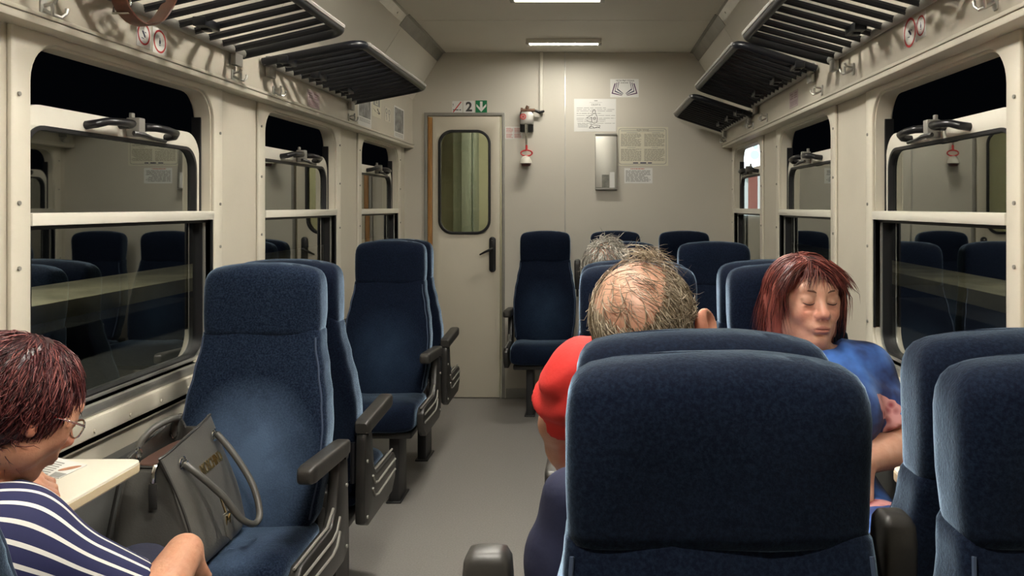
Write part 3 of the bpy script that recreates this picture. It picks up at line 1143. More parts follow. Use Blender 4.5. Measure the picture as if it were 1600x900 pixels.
# ------------------------------------------------------------------ papers, signs and fittings on the end wall
def sheet(name, label, cat, px0, py0, px1, py1, m, axes=None, th=.0012, r=.0, frame=None, group=None, rect=None):
    """thin sheet on the end wall given by its corners in the photo; returns (root, to-world function in the sheet's own 0..1 units)"""
    if rect:
        x0, x1, z0, z1 = rect
    else:
        x0, x1, z0, z1 = P(px0, 0, D).x, P(px1, 0, D).x, P(0, py1, D).z, P(0, py0, D).z
    ax = axes or AX_END
    base = ax((x0 + x1) / 2, z0, 0)
    t = thing(name, label, cat, base, group)
    mb = MB()
    mb.prism(rr(x0, x1, z0, z1, r, 5), 0, th, ax)
    mb.build('sheet', m, t)
    return t, ax, (x0, x1, z0, z1), th


def marks(t, name, m, sh, shapes, lift=.0003, holes=None):
    """flat printed shapes on a sheet: polygons in 0..1 units of the sheet"""
    _, ax, (x0, x1, z0, z1), th = sh
    mb = MB()
    for poly in shapes:
        hl = ()
        if isinstance(poly, tuple):
            poly, hl = poly[0], poly[1:]
        g = lambda q: [(x0 + (x1 - x0) * a, z0 + (z1 - z0) * b) for a, b in q]
        mb.prism(g(poly), th, th + lift, ax, holes=[g(h) for h in hl])
    return mb.build(name, m, t)


def words_on(t, name, m, sh, items, flip=False, bold=.012):
    """items: (text, x, z, height) in units of the sheet"""
    _, ax, (x0, x1, z0, z1), th = sh
    mb = MB()
    for s_, a, b, h in items:
        me = text_me(s_, h * (z1 - z0), bold=bold)
        ca, cb = x0 + (x1 - x0) * a, z0 + (z1 - z0) * b
        sg = -1 if flip else 1
        for v in me.vertices:
            v.co = Vector((ca + sg * v.co.x, cb + v.co.y, th + .0004 + v.co.z))
        mb.mesh(me, ax)
        bpy.data.meshes.remove(me)
    return mb.build(name, m, t)


def bar(x0, x1, z0, z1):
    return [(x0, z0), (x1, z0), (x1, z1), (x0, z1)]


def para(x0, x1, ztop, zbot, n, seed, fill=.5):
    r = random.Random(seed)
    out = []
    h = (ztop - zbot) / n
    for i in range(n):
        e = x1 - (r.random() * .35 * (x1 - x0) if r.random() < .35 else 0)
        z = ztop - h * (i + .5)
        x = x0
        while x < e - .005:
            w = min(e - x, (x1 - x0) * (.06 + .16 * r.random()))
            out.append(bar(x, x + w, z - h * fill / 2, z + h * fill / 2))
            x += w + (x1 - x0) * .025
    return out


# three square signs over the door
sh = sheet('no_smoking_sign', 'square no smoking sign with red slash above the white door', 'sign', 706.5, 158, 722.5, 176.5, M['paper'], r=.004)
marks(sh[0], 'cigarette', M['ink'], sh, [bar(.08, .62, .22, .30), bar(.70, .86, .22, .30), [(.06, .55), (.10, .55), (.14, .72), (.10, .8), (.05, .72), (.1, .68)]])
marks(sh[0], 'red_slash', M['red'], sh, [[(.05, .08), (.14, .04), (.92, .92), (.84, .97)]], .0006)
sh = sheet('class_number_sign', 'square white sign with black number 2 above the white door', 'sign', 724, 157.5, 741.5, 176.5, M['paper'], r=.006)
words_on(sh[0], 'number', M['ink'], sh, [('2', .5, .47, 1.05)], bold=.035)
sh = sheet('exit_arrow_sign', 'square green sign with white down arrow above the white door', 'sign', 743, 157, 761, 176.5, M['green'], r=.003)
marks(sh[0], 'arrow', M['paper'], sh, [[(.5, .08), (.92, .52), (.92, .72), (.61, .42), (.61, .92), (.39, .92), (.39, .42), (.08, .72), (.08, .52)]])

# small red printed notice behind the emergency brake
sh = sheet('brake_notice', 'small white notice with faded red print beside the door frame', 'notice', 789.5, 198, 816, 217, M['paper'])
marks(sh[0], 'red_print', M['redlight'], sh, para(.05, .46, .92, .52, 5, 1, .62) + para(.54, .95, .92, .52, 5, 2, .62) + para(.05, .46, .46, .06, 5, 3, .62) + para(.54, .95, .46, .06, 5, 4, .62))

# cable duct and emergency brake
xd0, xd1 = P(843.5, 0, D).x, P(848.5, 0, D).x
mb = MB()
mb.box((xd0, D - .022, P(0, 178, D).z), (xd1, D, CZ), .003)
tag(mb.centred('cable_duct', M['white']), 'slim white cable duct running down from the ceiling to the emergency brake', 'cable duct')

bx, bz = P(824.5, 0, D).x, P(0, 188, D).z
t = thing('emergency_brake', 'emergency brake box with red pull ring and weight right of the door', 'emergency brake', (bx, D, P(0, 262, D).z))
MB().box((bx - .052, D - .035, bz - .085), (bx + .042, D, bz + .06), .006).build('back_plate', M['blackp'], t)
mb = MB()
mb.prism([(bx - .048, bz - .035), (bx + .044, bz - .035), (bx + .05, bz + .03), (bx + .03, bz + .055), (bx - .04, bz + .055)], .03, .075, AX_END, bev=.008)
mb.build('valve_housing', M['alu'], t)
mb = MB()
mb.tube([(bx - .045, D - .05, bz + .065), (bx + .055, D - .05, bz + .065)], .012, 10)
mb.tube([(bx - .045, D - .05, bz + .065), (bx - .03, D - .05, bz + .065)], .018, 10)
mb.tube([(bx + .0, D - .05, bz + .04), (bx, D - .05, bz + .085), (bx + .006, D - .05, bz + .095)], .013, 10)
mb.build('pipe_fitting', mat('brass_brown', (.16, .09, .06), .4, metal=.5), t)
mb = MB()
mb.tube([(bx + .05, D - .05, bz + .065), (bx + .09, D - .045, bz + .05), (bx + .115, D - .02, bz + .062)], [.009, .012, .008], 10)
mb.build('elbow_pipe', M['blackp'], t)
mb = MB()
mb.prism(circ(bx - .026, bz + .018, .021), .0755, .077, AX_END, holes=[circ(bx - .026, bz + .018, .0145)])
mb.prism(circ(bx - .026, bz + .018, .008, 16), .0755, .0765, AX_END)
mb.build('red_roundel', M['red'], t)
mb = MB()
mb.tube([(bx - .005, D - .055, bz - .03), (bx - .005, D - .055, bz - .11), (bx - .004, D - .05, bz - .19)], [.013, .011, .006], 10)
mb.build('pull_rod', M['chrome'], t)
rz_ = P(0, 239, D).z
mb = MB()
mb.tube([(bx - .004 + .040 * math.cos(a), D - .05, rz_ + .020 * math.sin(a) - .004) for a in np.linspace(0, 2 * math.pi, 28, endpoint=False)], .005, 8, closed=True)
mb.tube([(bx - .004, D - .05, rz_ + .052), (bx - .004, D - .05, rz_ + .012)], .008, 8)
mb.build('pull_ring', M['red'], t)
wz = P(0, 252, D).z
mb = MB()
rows = [((bx - .008, D - .05, wz + dz), X3, Y3, r_, r_, 2) for dz, r_ in ((.036, .006), (.032, .018), (.022, .030), (.005, .038), (-.012, .042), (-.018, .043))]
mb.loft(rows, 24)
mb.build('bell_weight', M['white'], t)
mb = MB()
rows = [((bx - .008, D - .05, wz + dz), X3, Y3, r_, r_, 2) for dz, r_ in ((-.018, .040), (-.022, .034), (-.036, .030), (-.038, .02))]
mb.loft(rows, 24)
mb.build('weight_foot', mat('brown_paint', (.08, .03, .025), .4), t)

# notices
sh = sheet('book_poster', 'small sticker with an open book drawn in purple lines', 'poster', 953.5, 123.5, 998, 152, M['paper'])
purple, lines = [], []
for k, (tx, tz, cx_, cz_, sx_, sz_, w) in enumerate(((.15, .76, .045, .20, .42, .085, .040), (.225, .80, .150, .31, .44, .135, .026), (.295, .84, .235, .42, .46, .185, .022))):
    for fl in (0, 1):
        f = (lambda x: 1 - x) if fl else (lambda x: x)
        q = [[(f(tx), tz), (f(tx + w), tz), (f(cx_ + w * 1.1), cz_ + .05), (f(cx_), cz_)], [(f(cx_), cz_), (f(cx_ + w * 1.1), cz_ + .05), (f(sx_), sz_ + .028), (f(sx_ - .01), sz_)]]
        (lines if k else purple).extend(q)
marks(sh[0], 'book_lines', M['navyink'], sh, lines)
marks(sh[0], 'purple_cover', M['purple'], sh, purple)
words_on(sh[0], 'heading', M['ink'], sh, [('ЧЕТИ ВЪВ ВЛАКА', .52, .90, .115)])
marks(sh[0], 'subheading', M['inkgrey'], sh, para(.36, .64, .82, .76, 1, 9, .8))

sh = sheet('large_notice', 'large white sheet with grey print and a drawing beneath a bold heading', 'notice', 897, 154.5, 962.5, 205.5, M['paper'])
words_on(sh[0], 'heading', M['inkgrey'], sh, [('ОБЯВА', .52, .815, .085)])
marks(sh[0], 'print', M['inkgrey'], sh, [bar(.37, .67, .885, .892), bar(.48, .56, .93, .955)] + para(.06, .98, .75, .60, 3, 21, .28) + para(.06, .65, .58, .53, 1, 22, .35) +
      para(.06, .98, .51, .47, 1, 23, .3) + para(.06, .98, .43, .34, 2, 24, .3) + para(.08, .75, .33, .29, 1, 25, .3) + para(.08, .98, .27, .23, 1, 26, .3) + para(.09, .33, .24, .12, 3, 27, .4))
dr = []
def stroke(pts, w=.006):
    for (a, b), (c, d) in zip(pts, pts[1:]):
        l = math.hypot(c - a, d - b) or 1
        nx_, nz_ = -(d - b) / l * w, (c - a) / l * w
        dr.append([(a - nx_, b - nz_), (c - nx_, d - nz_), (c + nx_, d + nz_), (a + nx_, b + nz_)])
stroke([(.44, .60), (.46, .66), (.50, .66), (.51, .58), (.48, .54), (.44, .57), (.44, .60)])
stroke([(.46, .54), (.36, .46), (.30, .42), (.36, .40), (.42, .44), (.42, .30), (.46, .26), (.54, .27), (.56, .40), (.53, .52), (.50, .55)])
stroke([(.46, .42), (.50, .45), (.52, .40), (.48, .36), (.46, .42)])
stroke([(.42, .28), (.36, .30), (.30, .34)])
stroke([(.38, .22), (.62, .18), (.60, .12), (.36, .10), (.42, .20)])
stroke([(.36, .14), (.44, .16), (.48, .10), (.56, .15), (.62, .10)])
marks(sh[0], 'drawing', M['ink'], sh, dr)

sh = sheet('framed_notice', 'cream notice with rounded border and four blocks of small print, right of the mirror', 'notice', 964.5, 198.5, 1044, 259, M['paperold'], th=.002)
marks(sh[0], 'border', M['inkgrey'], sh, [(rr(.025, .965, .035, .965, (.06, .06, .06, .06)), rr(.034, .956, .047, .953, .055))])
marks(sh[0], 'lettering', mat('ink_pale', (.36, .34, .27), .6), sh, para(.07, .47, .83, .50, 12, 31, .62) + para(.53, .93, .83, .50, 12, 32, .62) + para(.07, .47, .44, .12, 12, 33, .62) + para(.53, .93, .44, .12, 12, 34, .62))
marks(sh[0], 'title_rules', M['inkgrey'], sh, [bar(.07, .38, .905, .918), bar(.62, .92, .905, .918), bar(.07, .92, .875, .882), bar(.18, .40, .845, .855), bar(.68, .84, .845, .855), bar(.19, .36, .465, .475), bar(.67, .80, .465, .475)])
words_on(sh[0], 'title', M['ink'], sh, [('БДЖ ЕООД', .5, .918, .055)])
marks(sh[0], 'footer', M['navyink'], sh, [bar(.31, .41, .06, .085), bar(.45, .57, .058, .088), bar(.60, .68, .06, .085)])

sh = sheet('small_notice', 'small white notice with grey lines and red heading under the framed one', 'notice', 975.5, 262.5, 1019.5, 286.5, M['paper'])
marks(sh[0], 'print', M['inkgrey'], sh, para(.05, .93, .86, .10, 9, 41, .55))
marks(sh[0], 'heading', M['redlight'], sh, para(.22, .72, .99, .90, 1, 42, .7))

# mirror
mx0, mx1, mz0, mz1 = P(930.5, 0, D).x, P(963, 0, D).x, P(0, 293.5, D).z, P(0, 210, D).z
t = thing('wall_mirror', 'narrow upright mirror on the end wall left of the framed notice', 'mirror', ((mx0 + mx1) / 2, D, mz0))
mb = MB()
T = Matrix.Translation((0, D - .004, mz1)) @ Matrix.Rotation(math.radians(-3.0), 4, 'X') @ Matrix.Translation((0, -D + .004, -mz1))
mb.box((mx0, D - .010, mz0), (mx1, D - .003, mz1), .0015, T=T)
mb.build('glass', M['mirror'], t)
mb = MB()
mb.prism([(D, mz1), (D - .012, mz1), (D - .012, mz1 - .02), (D - .034, mz0 + .004), (D - .034, mz0 - .012), (D, mz0 - .012)], mx0 - .003, mx0, lambda a, b, c: Vector((c, a, b)))
mb.prism([(D, mz1), (D - .012, mz1), (D - .012, mz1 - .02), (D - .034, mz0 + .004), (D - .034, mz0 - .012), (D, mz0 - .012)], mx1, mx1 + .003, lambda a, b, c: Vector((c, a, b)))
mb.box((mx0 - .003, D - .036, mz0 - .014), (mx1 + .003, D, mz0 - .002), .002)
mb.box((mx0 - .003, D - .018, mz1 - .006), (mx1 + .003, D, mz1 + .006), .002)
mb.build('holder', M['alugrey'], t)
mb = MB()
mb.box((mx0 + .045, D - .032, mz0), (mx0 + .095, D - .029, mz0 + .092), T=None)
mb.build('tucked_card', mat('card_grey', (.20, .20, .17), .6, var=.3, vscale=30), t)
mb = MB()
mb.box((mx0 + .10, D - .034, mz0), (mx0 + .135, D - .032, mz0 + .11))
mb.build('tucked_slip', M['paper'], t)

# ------------------------------------------------------------------ stickers and pictures on the side bands
AXL, AXR = side_axes(BL, -1), side_axes(BR, 1)


def side_rect(px0, py0, px1, py1, xb):
    Ya, Yb = xb * F / (px0 - CX), xb * F / (px1 - CX)
    return (min(Ya, Yb), max(Ya, Yb), P(0, py1, (Ya + Yb) / 2).z, P(0, py0, (Ya + Yb) / 2).z)


def pictogram(label, rect, ax, bottle, flip):
    sh = sheet('warning_sticker', label, 'sticker', 0, 0, 0, 0, M['paper'], axes=ax, r=.003, rect=rect, group='white stickers with a red ring on the bands')
    w, h = rect[1] - rect[0], rect[3] - rect[2]
    k = w / h
    ring = [(.5 + .44 * math.cos(a), .5 + .44 * k * math.sin(a)) for a in np.linspace(0, 2 * math.pi, 36, endpoint=False)]
    hole = [(.5 + .37 * math.cos(a), .5 + .37 * k * math.sin(a)) for a in np.linspace(0, 2 * math.pi, 36, endpoint=False)]
    marks(sh[0], 'red_ring', M['red'], sh, [(ring, hole)])
    f = (lambda x: 1 - x) if flip else (lambda x: x)
    if bottle:
        g = [[(f(.46), .40), (f(.54), .40), (f(.56), .50), (f(.52), .58), (f(.52), .64), (f(.48), .64), (f(.48), .58), (f(.45), .50)], [(f(.44), .34), (f(.56), .34), (f(.56), .37), (f(.44), .37)]]
    else:
        g = [[(f(.36), .60), (f(.46), .62), (f(.60), .46), (f(.62), .38), (f(.54), .38), (f(.44), .50)], [(f(.56), .60), (f(.66), .58), (f(.66), .55), (f(.56), .56)], [(f(.34), .36), (f(.5), .34), (f(.5), .31), (f(.34), .33)]]
    marks(sh[0], 'pictogram', M['navyink'], sh, g)


def yx(px, xb):
    return xb * F / (px - CX)


for px0, px1, pc, bottle, lab in ((213, 235, 52, False, 'red ringed sticker under the brown strap, the nearer of two'), (238, 260, 64, True, 'red ringed sticker on the left band, right of the strap')):
    y0, y1 = yx(px0, BL), yx(px1, BL)
    zc = P(0, pc, (y0 + y1) / 2).z
    pictogram(lab, (y0, y1, zc - .040, zc + .036), AXL, bottle, False)
for px0, px1, pc, bottle, lab in ((1433, 1412, 51, False, 'red ringed sticker on the right band, the farther of two'), (1447, 1432, 40, True, 'red ringed sticker on the right band above the big window, the nearer')):
    y0, y1 = yx(px1, BR), yx(px0, BR)
    y0, y1 = min(y0, y1), max(y0, y1)
    zc = P(0, pc, (y0 + y1) / 2).z
    pictogram(lab, (y0, y1, zc - .036, zc + .036), AXR, bottle, True)
for xb, ax, px0, px1, py, lab in ((BL, AXL, 480, 499, 155, 'faded pinkish sticker under the far left luggage rack'), (BR, AXR, 1247, 1234, 154, 'faded pinkish sticker on the right band above the second window')):
    y0, y1 = sorted((yx(px0, xb), yx(px1, xb)))
    zc = P(0, py, (y0 + y1) / 2).z
    sh = sheet('faded_sticker', lab, 'sticker', 0, 0, 0, 0, mat('faded_pink', (.50, .40, .40), .6), axes=ax, rect=(y0, y1, zc - .04, zc + .035))
    marks(sh[0], 'print', mat('faded_print', (.30, .20, .22), .6), sh, para(.1, .45, .9, .5, 3, 51, .5) + para(.55, .9, .9, .5, 3, 52, .5) + para(.1, .9, .4, .1, 3, 53, .5))


def picture(px0, px1, ptop, pbot, lab, inner, nm='band_poster'):
    y0, y1 = yx(px0, BL), yx(px1, BL)
    ym = (y0 + y1) / 2
    sh = sheet(nm, lab, 'poster', 0, 0, 0, 0, M['paper'], axes=AXL, rect=(y0, y1, P(0, pbot, ym).z, P(0, ptop, ym).z))
    marks(sh[0], 'grey_picture', M['papergrey'], sh, [bar(.07, .93, inner, .95)])
    marks(sh[0], 'caption', M['inkgrey'], sh, para(.1, .9, inner - .03, inner - .15, 3, 61, .45))


picture(559, 580, 148, 199, 'photo print on the left band hanging partly behind the far rack', .30)
picture(615.5, 631, 168, 216, 'narrow photo print on the left band closest to the end wall', .18)
y0, y1 = yx(581, BL), yx(595, BL)
sh = sheet('band_notice', 'small cream notice between the two photo prints on the left band', 'notice', 0, 0, 0, 0, M['paperold'], axes=AXL, rect=(y0, y1, 1.885, 2.045))
marks(sh[0], 'grey_emblem', M['inkgrey'], sh, [(bar(.12, .88, .42, .86), bar(.34, .66, .46, .80)), bar(.42, .58, .5, .76)])
marks(sh[0], 'signature', M['ink'], sh, [[(.1, .30), (.2, .26), (.42, .18), (.40, .22)], [(.5, .2), (.8, .14), (.9, .2), (.7, .28), (.62, .36), (.56, .3), (.78, .19)]])
y0, y1 = yx(601, BL), yx(610, BL)
sh = sheet('seat_numbers', 'pale seat number signs right of the small cream notice on the left band', 'sign', 0, 0, 0, 0, M['cream2'], axes=AXL, rect=(y0, y1, 1.885, 1.975))
marks(sh[0], 'numerals', M['inkgrey'], sh, [(circ(.28, .72, .16, 16, .20), circ(.28, .72, .10, 16, .12)), (circ(.75, .70, .16, 16, .20), circ(.75, .70, .10, 16, .12)), [(.2, .45), (.3, .5), (.36, .2), (.28, .1), (.24, .14), (.3, .22)], [(.68, .45), (.78, .5), (.84, .16), (.72, .06), (.70, .12), (.78, .2)]])

# ------------------------------------------------------------------ brown strap hanging from the near left rack
sY = 2.02
t = thing('leather_strap', 'brown leather strap with buckle hanging down from the near left rack', 'strap', (-1.19, sY, 1.86))
mb = MB()
c = Vector((-1.17, 2.16, 1.842))
pts = [c + Vector((.0, -.17, .19)), c + Vector((-.01, -.16, .10)), c + Vector((-.02, -.135, .04)), c + Vector((-.02, -.09, .008)), c + Vector((-.01, -.045, .0)), c + Vector((0, .0, .022)), c + Vector((.01, .035, .07)), c + Vector((.02, .045, .12)), c + Vector((.02, .04, .19))]
fine = []
for i in range(len(pts) - 1):
    p0, p1, p2, p3 = pts[max(i - 1, 0)], pts[i], pts[i + 1], pts[min(i + 2, len(pts) - 1)]
    for k in range(6):
        f = k / 6
        fine.append(.5 * ((2 * p1) + (p2 - p0) * f + (2 * p0 - 5 * p1 + 4 * p2 - p3) * f * f + (3 * p1 - p0 - 3 * p2 + p3) * f ** 3))
fine.append(pts[-1])
mb.ribbon(fine, (1, -.3, 0), .046, .007)
mb.build('strap_loop', M['brown'], t)
mb = MB()
b0 = c + Vector((-.03, -.11, .02))
q = [b0 + Vector((-.022, 0, -.005)), b0 + Vector((.022, -.008, -.005)), b0 + Vector((.022, .005, .035)), b0 + Vector((-.022, .012, .035))]
mb.tube(q, .004, 8, closed=True)
mb.build('buckle', M['chrome'], t)

# ------------------------------------------------------------------ window tables
def table(s, xw, xa, y0, y1, label):
    t = thing('window_table', label, 'table', (xw, (y0 + y1) / 2, .785), 'tables under the windows')
    mb = MB()
    x0, x1 = min(xw, xa), max(xw, xa)
    rad = (.03, .03, .03, .03)
    mb.prism(rr(x0, x1, y0, y1, (.002, .028, .028, .002) if s < 0 else (.028, .002, .002, .028), 8), .759, .785, lambda a, b, c: Vector((a, b, c)), bev=.004)
    mb.build('table_top', M['table'], t)
    mb = MB()
    mb.prism(rr(x0 - .0015, x1 + .0015, y0 - .0015, y1 + .0015, (.002, .03, .03, .002) if s < 0 else (.03, .002, .002, .03), 8), .763, .779, lambda a, b, c: Vector((a, b, c)),
             holes=[rr(x0 + .001, x1 - .001, y0 + .001, y1 - .001, (.002, .028, .028, .002) if s < 0 else (.028, .002, .002, .028), 8)])
    mb.build('edge_band', M['tableedge'], t)
    mb = MB()
    ym = (y0 + y1) / 2
    mb.prism([(xw + s * .04, .759), (xa + s * .05, .759), (xa + s * .07, .72), (xw - s * .09, .52), (xw + s * .04, .46)] if False else
             [(xw, .759), (xa + s * .05, .759), (xa + s * .07, .73), (xw - s * .075, .56), (xw - s * .05, .45), (xw, .45)], ym - .05, ym + .05, lambda a, b, c: Vector((a, c, b)), bev=.006)
    mb.build('bracket', M['white'], t)
    return t


table(-1, XL + .0, -1.020, 1.49, 1.83, 'white window table on the left with a leaflet on it, beside the grey handbag')
table(1, XR, .668, 1.32, 1.78, 'white window table on the right, only its corner showing beside the sleeping woman')
# leaflet
t = thing('leaflet', 'small printed leaflet lying open on the left window table', 'leaflet', (-1.13, 1.70, .786))
mb = MB()
Z_ = .7856
q = [(P(72, 716, 1).x, 0)]
def on_table(px, py, z=Z_):
    Y = (EYE - z) * F / (py - CY)
    return Vector(((px - CX) / F * Y, Y, z))
c4 = [on_table(46, 742), on_table(92, 748), on_table(136, 727), on_table(80, 713)]
mb.prism([(v.x, v.y) for v in c4], Z_, Z_ + .0012, lambda a, b, c: Vector((a, b, c)))
mb.build('page', M['paper'], t)
mb = MB()
def lerp4(u, v):
    return (c4[0] * (1 - u) + c4[1] * u) * (1 - v) + (c4[3] * (1 - u) + c4[2] * u) * v
for i in range(7):
    v = .10 + .11 * i
    p = [lerp4(.06, v), lerp4(.52, v), lerp4(.52, v + .05), lerp4(.06, v + .05)]
    mb.prism([(w_.x, w_.y) for w_ in p], Z_ + .0012, Z_ + .0015, lambda a, b, c: Vector((a, b, c)))
p = [lerp4(.62, .03), lerp4(.97, .03), lerp4(.97, .30), lerp4(.62, .30)]
mb.prism([(w_.x, w_.y) for w_ in p], Z_ + .0012, Z_ + .0015, lambda a, b, c: Vector((a, b, c)))
mb.build('grey_print', M['inkgrey'], t)
mb = MB()
cc = lerp4(.80, .62)
dv = (lerp4(.95, .9) - lerp4(.6, .35))
el = [(cc.x + dv.x * .45 * math.cos(a) - dv.y * .2 * math.sin(a), cc.y + dv.y * .45 * math.cos(a) + dv.x * .2 * math.sin(a)) for a in np.linspace(0, 2 * math.pi, 24, endpoint=False)]
mb.prism(el, Z_ + .0012, Z_ + .0016, lambda a, b, c: Vector((a, b, c)))
mb.build('orange_picture', mat('orange_print', (.45, .20, .10), .5, var=.4, vscale=40), t)
# wrapper on the right table
t = on_table(1412, 738, .80)
mb = MB()
c = Vector((.690, 1.70, .7865))
mb.loft([(c + Vector((.0, .0, dz)), Vector((.8, .6, 0)), Vector((-.6, .8, 0)), a_, b_, 2.4) for dz, a_, b_ in ((0, .012, .008), (.003, .020, .013), (.012, .022, .014), (.019, .014, .008), (.021, .006, .003))], 18)
mb.loft([(c + Vector((-.016 - .01 * k, -.012 - .008 * k, .010 + .001 * k)), Vector((-.6, .8, 0)), Z3, r_, r_ * .5, 2.2) for k, r_ in enumerate((.004, .009, .012))], 14)
tag(mb.centred('sweet_wrapper', M['yellow']), 'small yellow wrapper on the corner of the right window table', 'wrapper')

# ------------------------------------------------------------------ grey leather tote bag on the left seat
t = thing('handbag', 'grey leather tote bag with gold letters standing on the worn blue seat', 'handbag', (-1.02, 2.06, .487))
y0, y1 = 1.895, 2.20
bz0, bz1 = .489, .775
def bag_rows(inset=0.0, top=None):
    rows = []
    n = 14
    for i in range(n + 1):
        f = i / n
        z = bz0 + (bz1 - bz0) * f
        xa = -1.165 + .045 * f + inset                        # wall side
        xb = -.925 - .105 * f - .012 * math.sin(math.pi * f) * -1 - inset   # aisle side leans back
        ya, yb = y0 + .022 * f + inset, y1 - .01 * f - inset
        rows.append(((( xa + xb) / 2, (ya + yb) / 2, z), X3, Y3, (xb - xa) / 2, (yb - ya) / 2, 7.0))
    return rows
mb = MB()
R_ = bag_rows()
R_[0] = (R_[0][0], X3, Y3, R_[0][3] - .015, R_[0][4] - .012, 7.0)
n = 64
rings = []
bm = mb.bm
def ring_of(row, drop=0):
    c_, u, v, a, b, e = row
    out = []
    for j in range(n):
        th = 2 * math.pi * (j + .5) / n
        cs, sn = math.cos(th), math.sin(th)
        x = math.copysign(abs(cs) ** (2 / e), cs) * a
        y = math.copysign(abs(sn) ** (2 / e), sn) * b
        p = Vector((c_[0] + x, c_[1] + y, c_[2]))
        f = max(0.0, (p.z - bz0) / (bz1 - bz0))
        # end gussets fold inwards and sag towards the top; the far end stands higher
        if abs(sn) > .85:
            k = 1 - abs(x / a) ** 2
            p.y -= math.copysign(.030 * k * f ** 1.3, sn)
            p.z -= .035 * k * f ** 2
        p.z += (p.y - 2.05) * .16 * f ** 2
        p.x += .006 * math.sin(p.y * 40 + p.z * 25) * f * (1 - f) * 2
        out.append(p)
    return out
for row in R_:
    rings.append([bm.verts.new(p) for p in ring_of(row)])
inner = [rings[-1]]
for k in range(5):
    row = list(bag_rows(.006)[-1 - k * 2])
    inner.append([bm.verts.new(p) for p in ring_of(tuple(row))])
for A, B in list(zip(rings, rings[1:])) + list(zip(inner, inner[1:])):
    for j in range(n):
        bm.faces.new((A[j], A[(j + 1) % n], B[(j + 1) % n], B[j]))
for ring in (rings[0], inner[-1]):
    cv = bm.verts.new(sum((v.co for v in ring), Vector()) / n)
    for j in range(n):
        bm.faces.new((ring[j], ring[(j + 1) % n], cv))
for f_ in bm.faces:
    if all(v.co.z > .60 for v in f_.verts) and all(-1.135 < v.co.x < -1.0 for v in f_.verts) and f_.calc_center_median().y > y0 + .03:
        pass
bag_body = mb.build('bag_body', M['leather'], t, 55)
mb = MB()
mb.tube([v for v in [Vector(p) for p in ring_of(bag_rows()[-1])]], .0035, 6, closed=True)
for sx in (0,):
    pts = []
    for i in range(15):
        f = i / 14
        row = bag_rows()[i]
        pts.append(Vector((row[0][0] + row[3] * .985, row[0][1] - row[4] * .985 - .0, row[0][2] + (row[0][1] - row[4] - 2.05) * .16 * f * f)))
    mb.tube(pts, .0038, 6)
    pts = [Vector((p.x - 2 * bag_rows()[i][3] * .985, p.y, p.z)) for i, p in enumerate(pts)]
    mb.tube(pts, .0038, 6)
mb.build('edge_piping', M['leatherdk'], t)
mb = MB()
row = bag_rows(.010)[-3]
mb.loft([(Vector(row[0]) + Vector((0, 0, -.002)), X3, Y3, row[3] * .9, row[4] * .85, 4), (Vector(row[0]) + Vector((0, 0, .001)), X3, Y3, row[3] * .88, row[4] * .83, 4)], 30)
mb.build('lining', M['lining'], t)


def face_pt(y, z, out=.004):
    """a point on the aisle-side face of the bag"""
    f = (z - bz0) / (bz1 - bz0)
    return Vector((-.925 - .105 * f + .012 * math.sin(math.pi * f) + out, y, z + (y - 2.05) * .16 * f * f))


def smooth_path(pts, k=8):
    out = []
    for i in range(len(pts) - 1):
        p0, p1, p2, p3 = pts[max(i - 1, 0)], pts[i], pts[i + 1], pts[min(i + 2, len(pts) - 1)]
        for j in range(k):
            f = j / k
            out.append(.5 * ((2 * p1) + (p2 - p0) * f + (2 * p0 - 5 * p1 + 4 * p2 - p3) * f * f + (3 * p1 - p0 - 3 * p2 + p3) * f ** 3))
    out.append(pts[-1])
    return out


# handle hanging down over the front
ya_, yb_ = 1.975, 2.145
hp_ = [face_pt(ya_, .735, .010), face_pt(ya_ + .005, .70, .03), face_pt(ya_ + .025, .64, .05), face_pt(ya_ + .045, .575, .065), face_pt(2.06, .545, .075), face_pt(2.10, .56, .075),
       face_pt(yb_ - .015, .62, .062), face_pt(yb_ - .002, .69, .036), face_pt(yb_, .742, .012)]
mb = MB()
mb.tube(smooth_path(hp_), .0085, 10)
mb.build('handle', M['leather'], t)
hp2 = [Vector((-1.125, 1.985, .745)), Vector((-1.12, 1.995, .775)), Vector((-1.105, 2.02, .800)), Vector((-1.085, 2.06, .812)), Vector((-1.085, 2.10, .806)), Vector((-1.105, 2.13, .785)), Vector((-1.115, 2.14, .75))]
mb = MB()
mb.tube(smooth_path(hp2), .0085, 10)
mb.build('handle', M['leather'], t)
for y in (ya_, yb_):
    mb = MB()
    c_ = face_pt(y, .738, .006)
    mb.tube([c_ + Vector((0, .014 * math.cos(a), .014 * math.sin(a))) for a in np.linspace(0, 2 * math.pi, 16, endpoint=False)], .003, 6, closed=True)
    mb.tube([c_, c_ + Vector((.012, 0, 0))], .006, 8)
    mb.build('handle_ring', M['chrome'], t)
    mb = MB()
    mb.tube([Vector((-1.115, y, .752 + .012 * math.cos(a))) + Vector((0, .012 * math.sin(a), 0)) for a in np.linspace(0, 2 * math.pi, 16, endpoint=False)], .003, 6, closed=True)
    mb.build('handle_ring', M['chrome'], t)
# gold lettering on the front face
me = text_me('MOSCHINO', .034, .0015, bold=.01)
mb = MB()
dirz = (face_pt(2.06, .71) - face_pt(2.06, .67)).normalized()
o0 = face_pt(2.085, .690, .003)
diry = (face_pt(2.1, .69) - face_pt(2.0, .69)).normalized()
nn = diry.cross(dirz).normalized()
for v in me.vertices:
    x, y, z = v.co
    v.co = o0 + diry * x * .60 + dirz * y * 1.15 + nn * z
mb.mesh(me)
bpy.data.meshes.remove(me)
mb.build('gold_lettering', M['gold'], t)
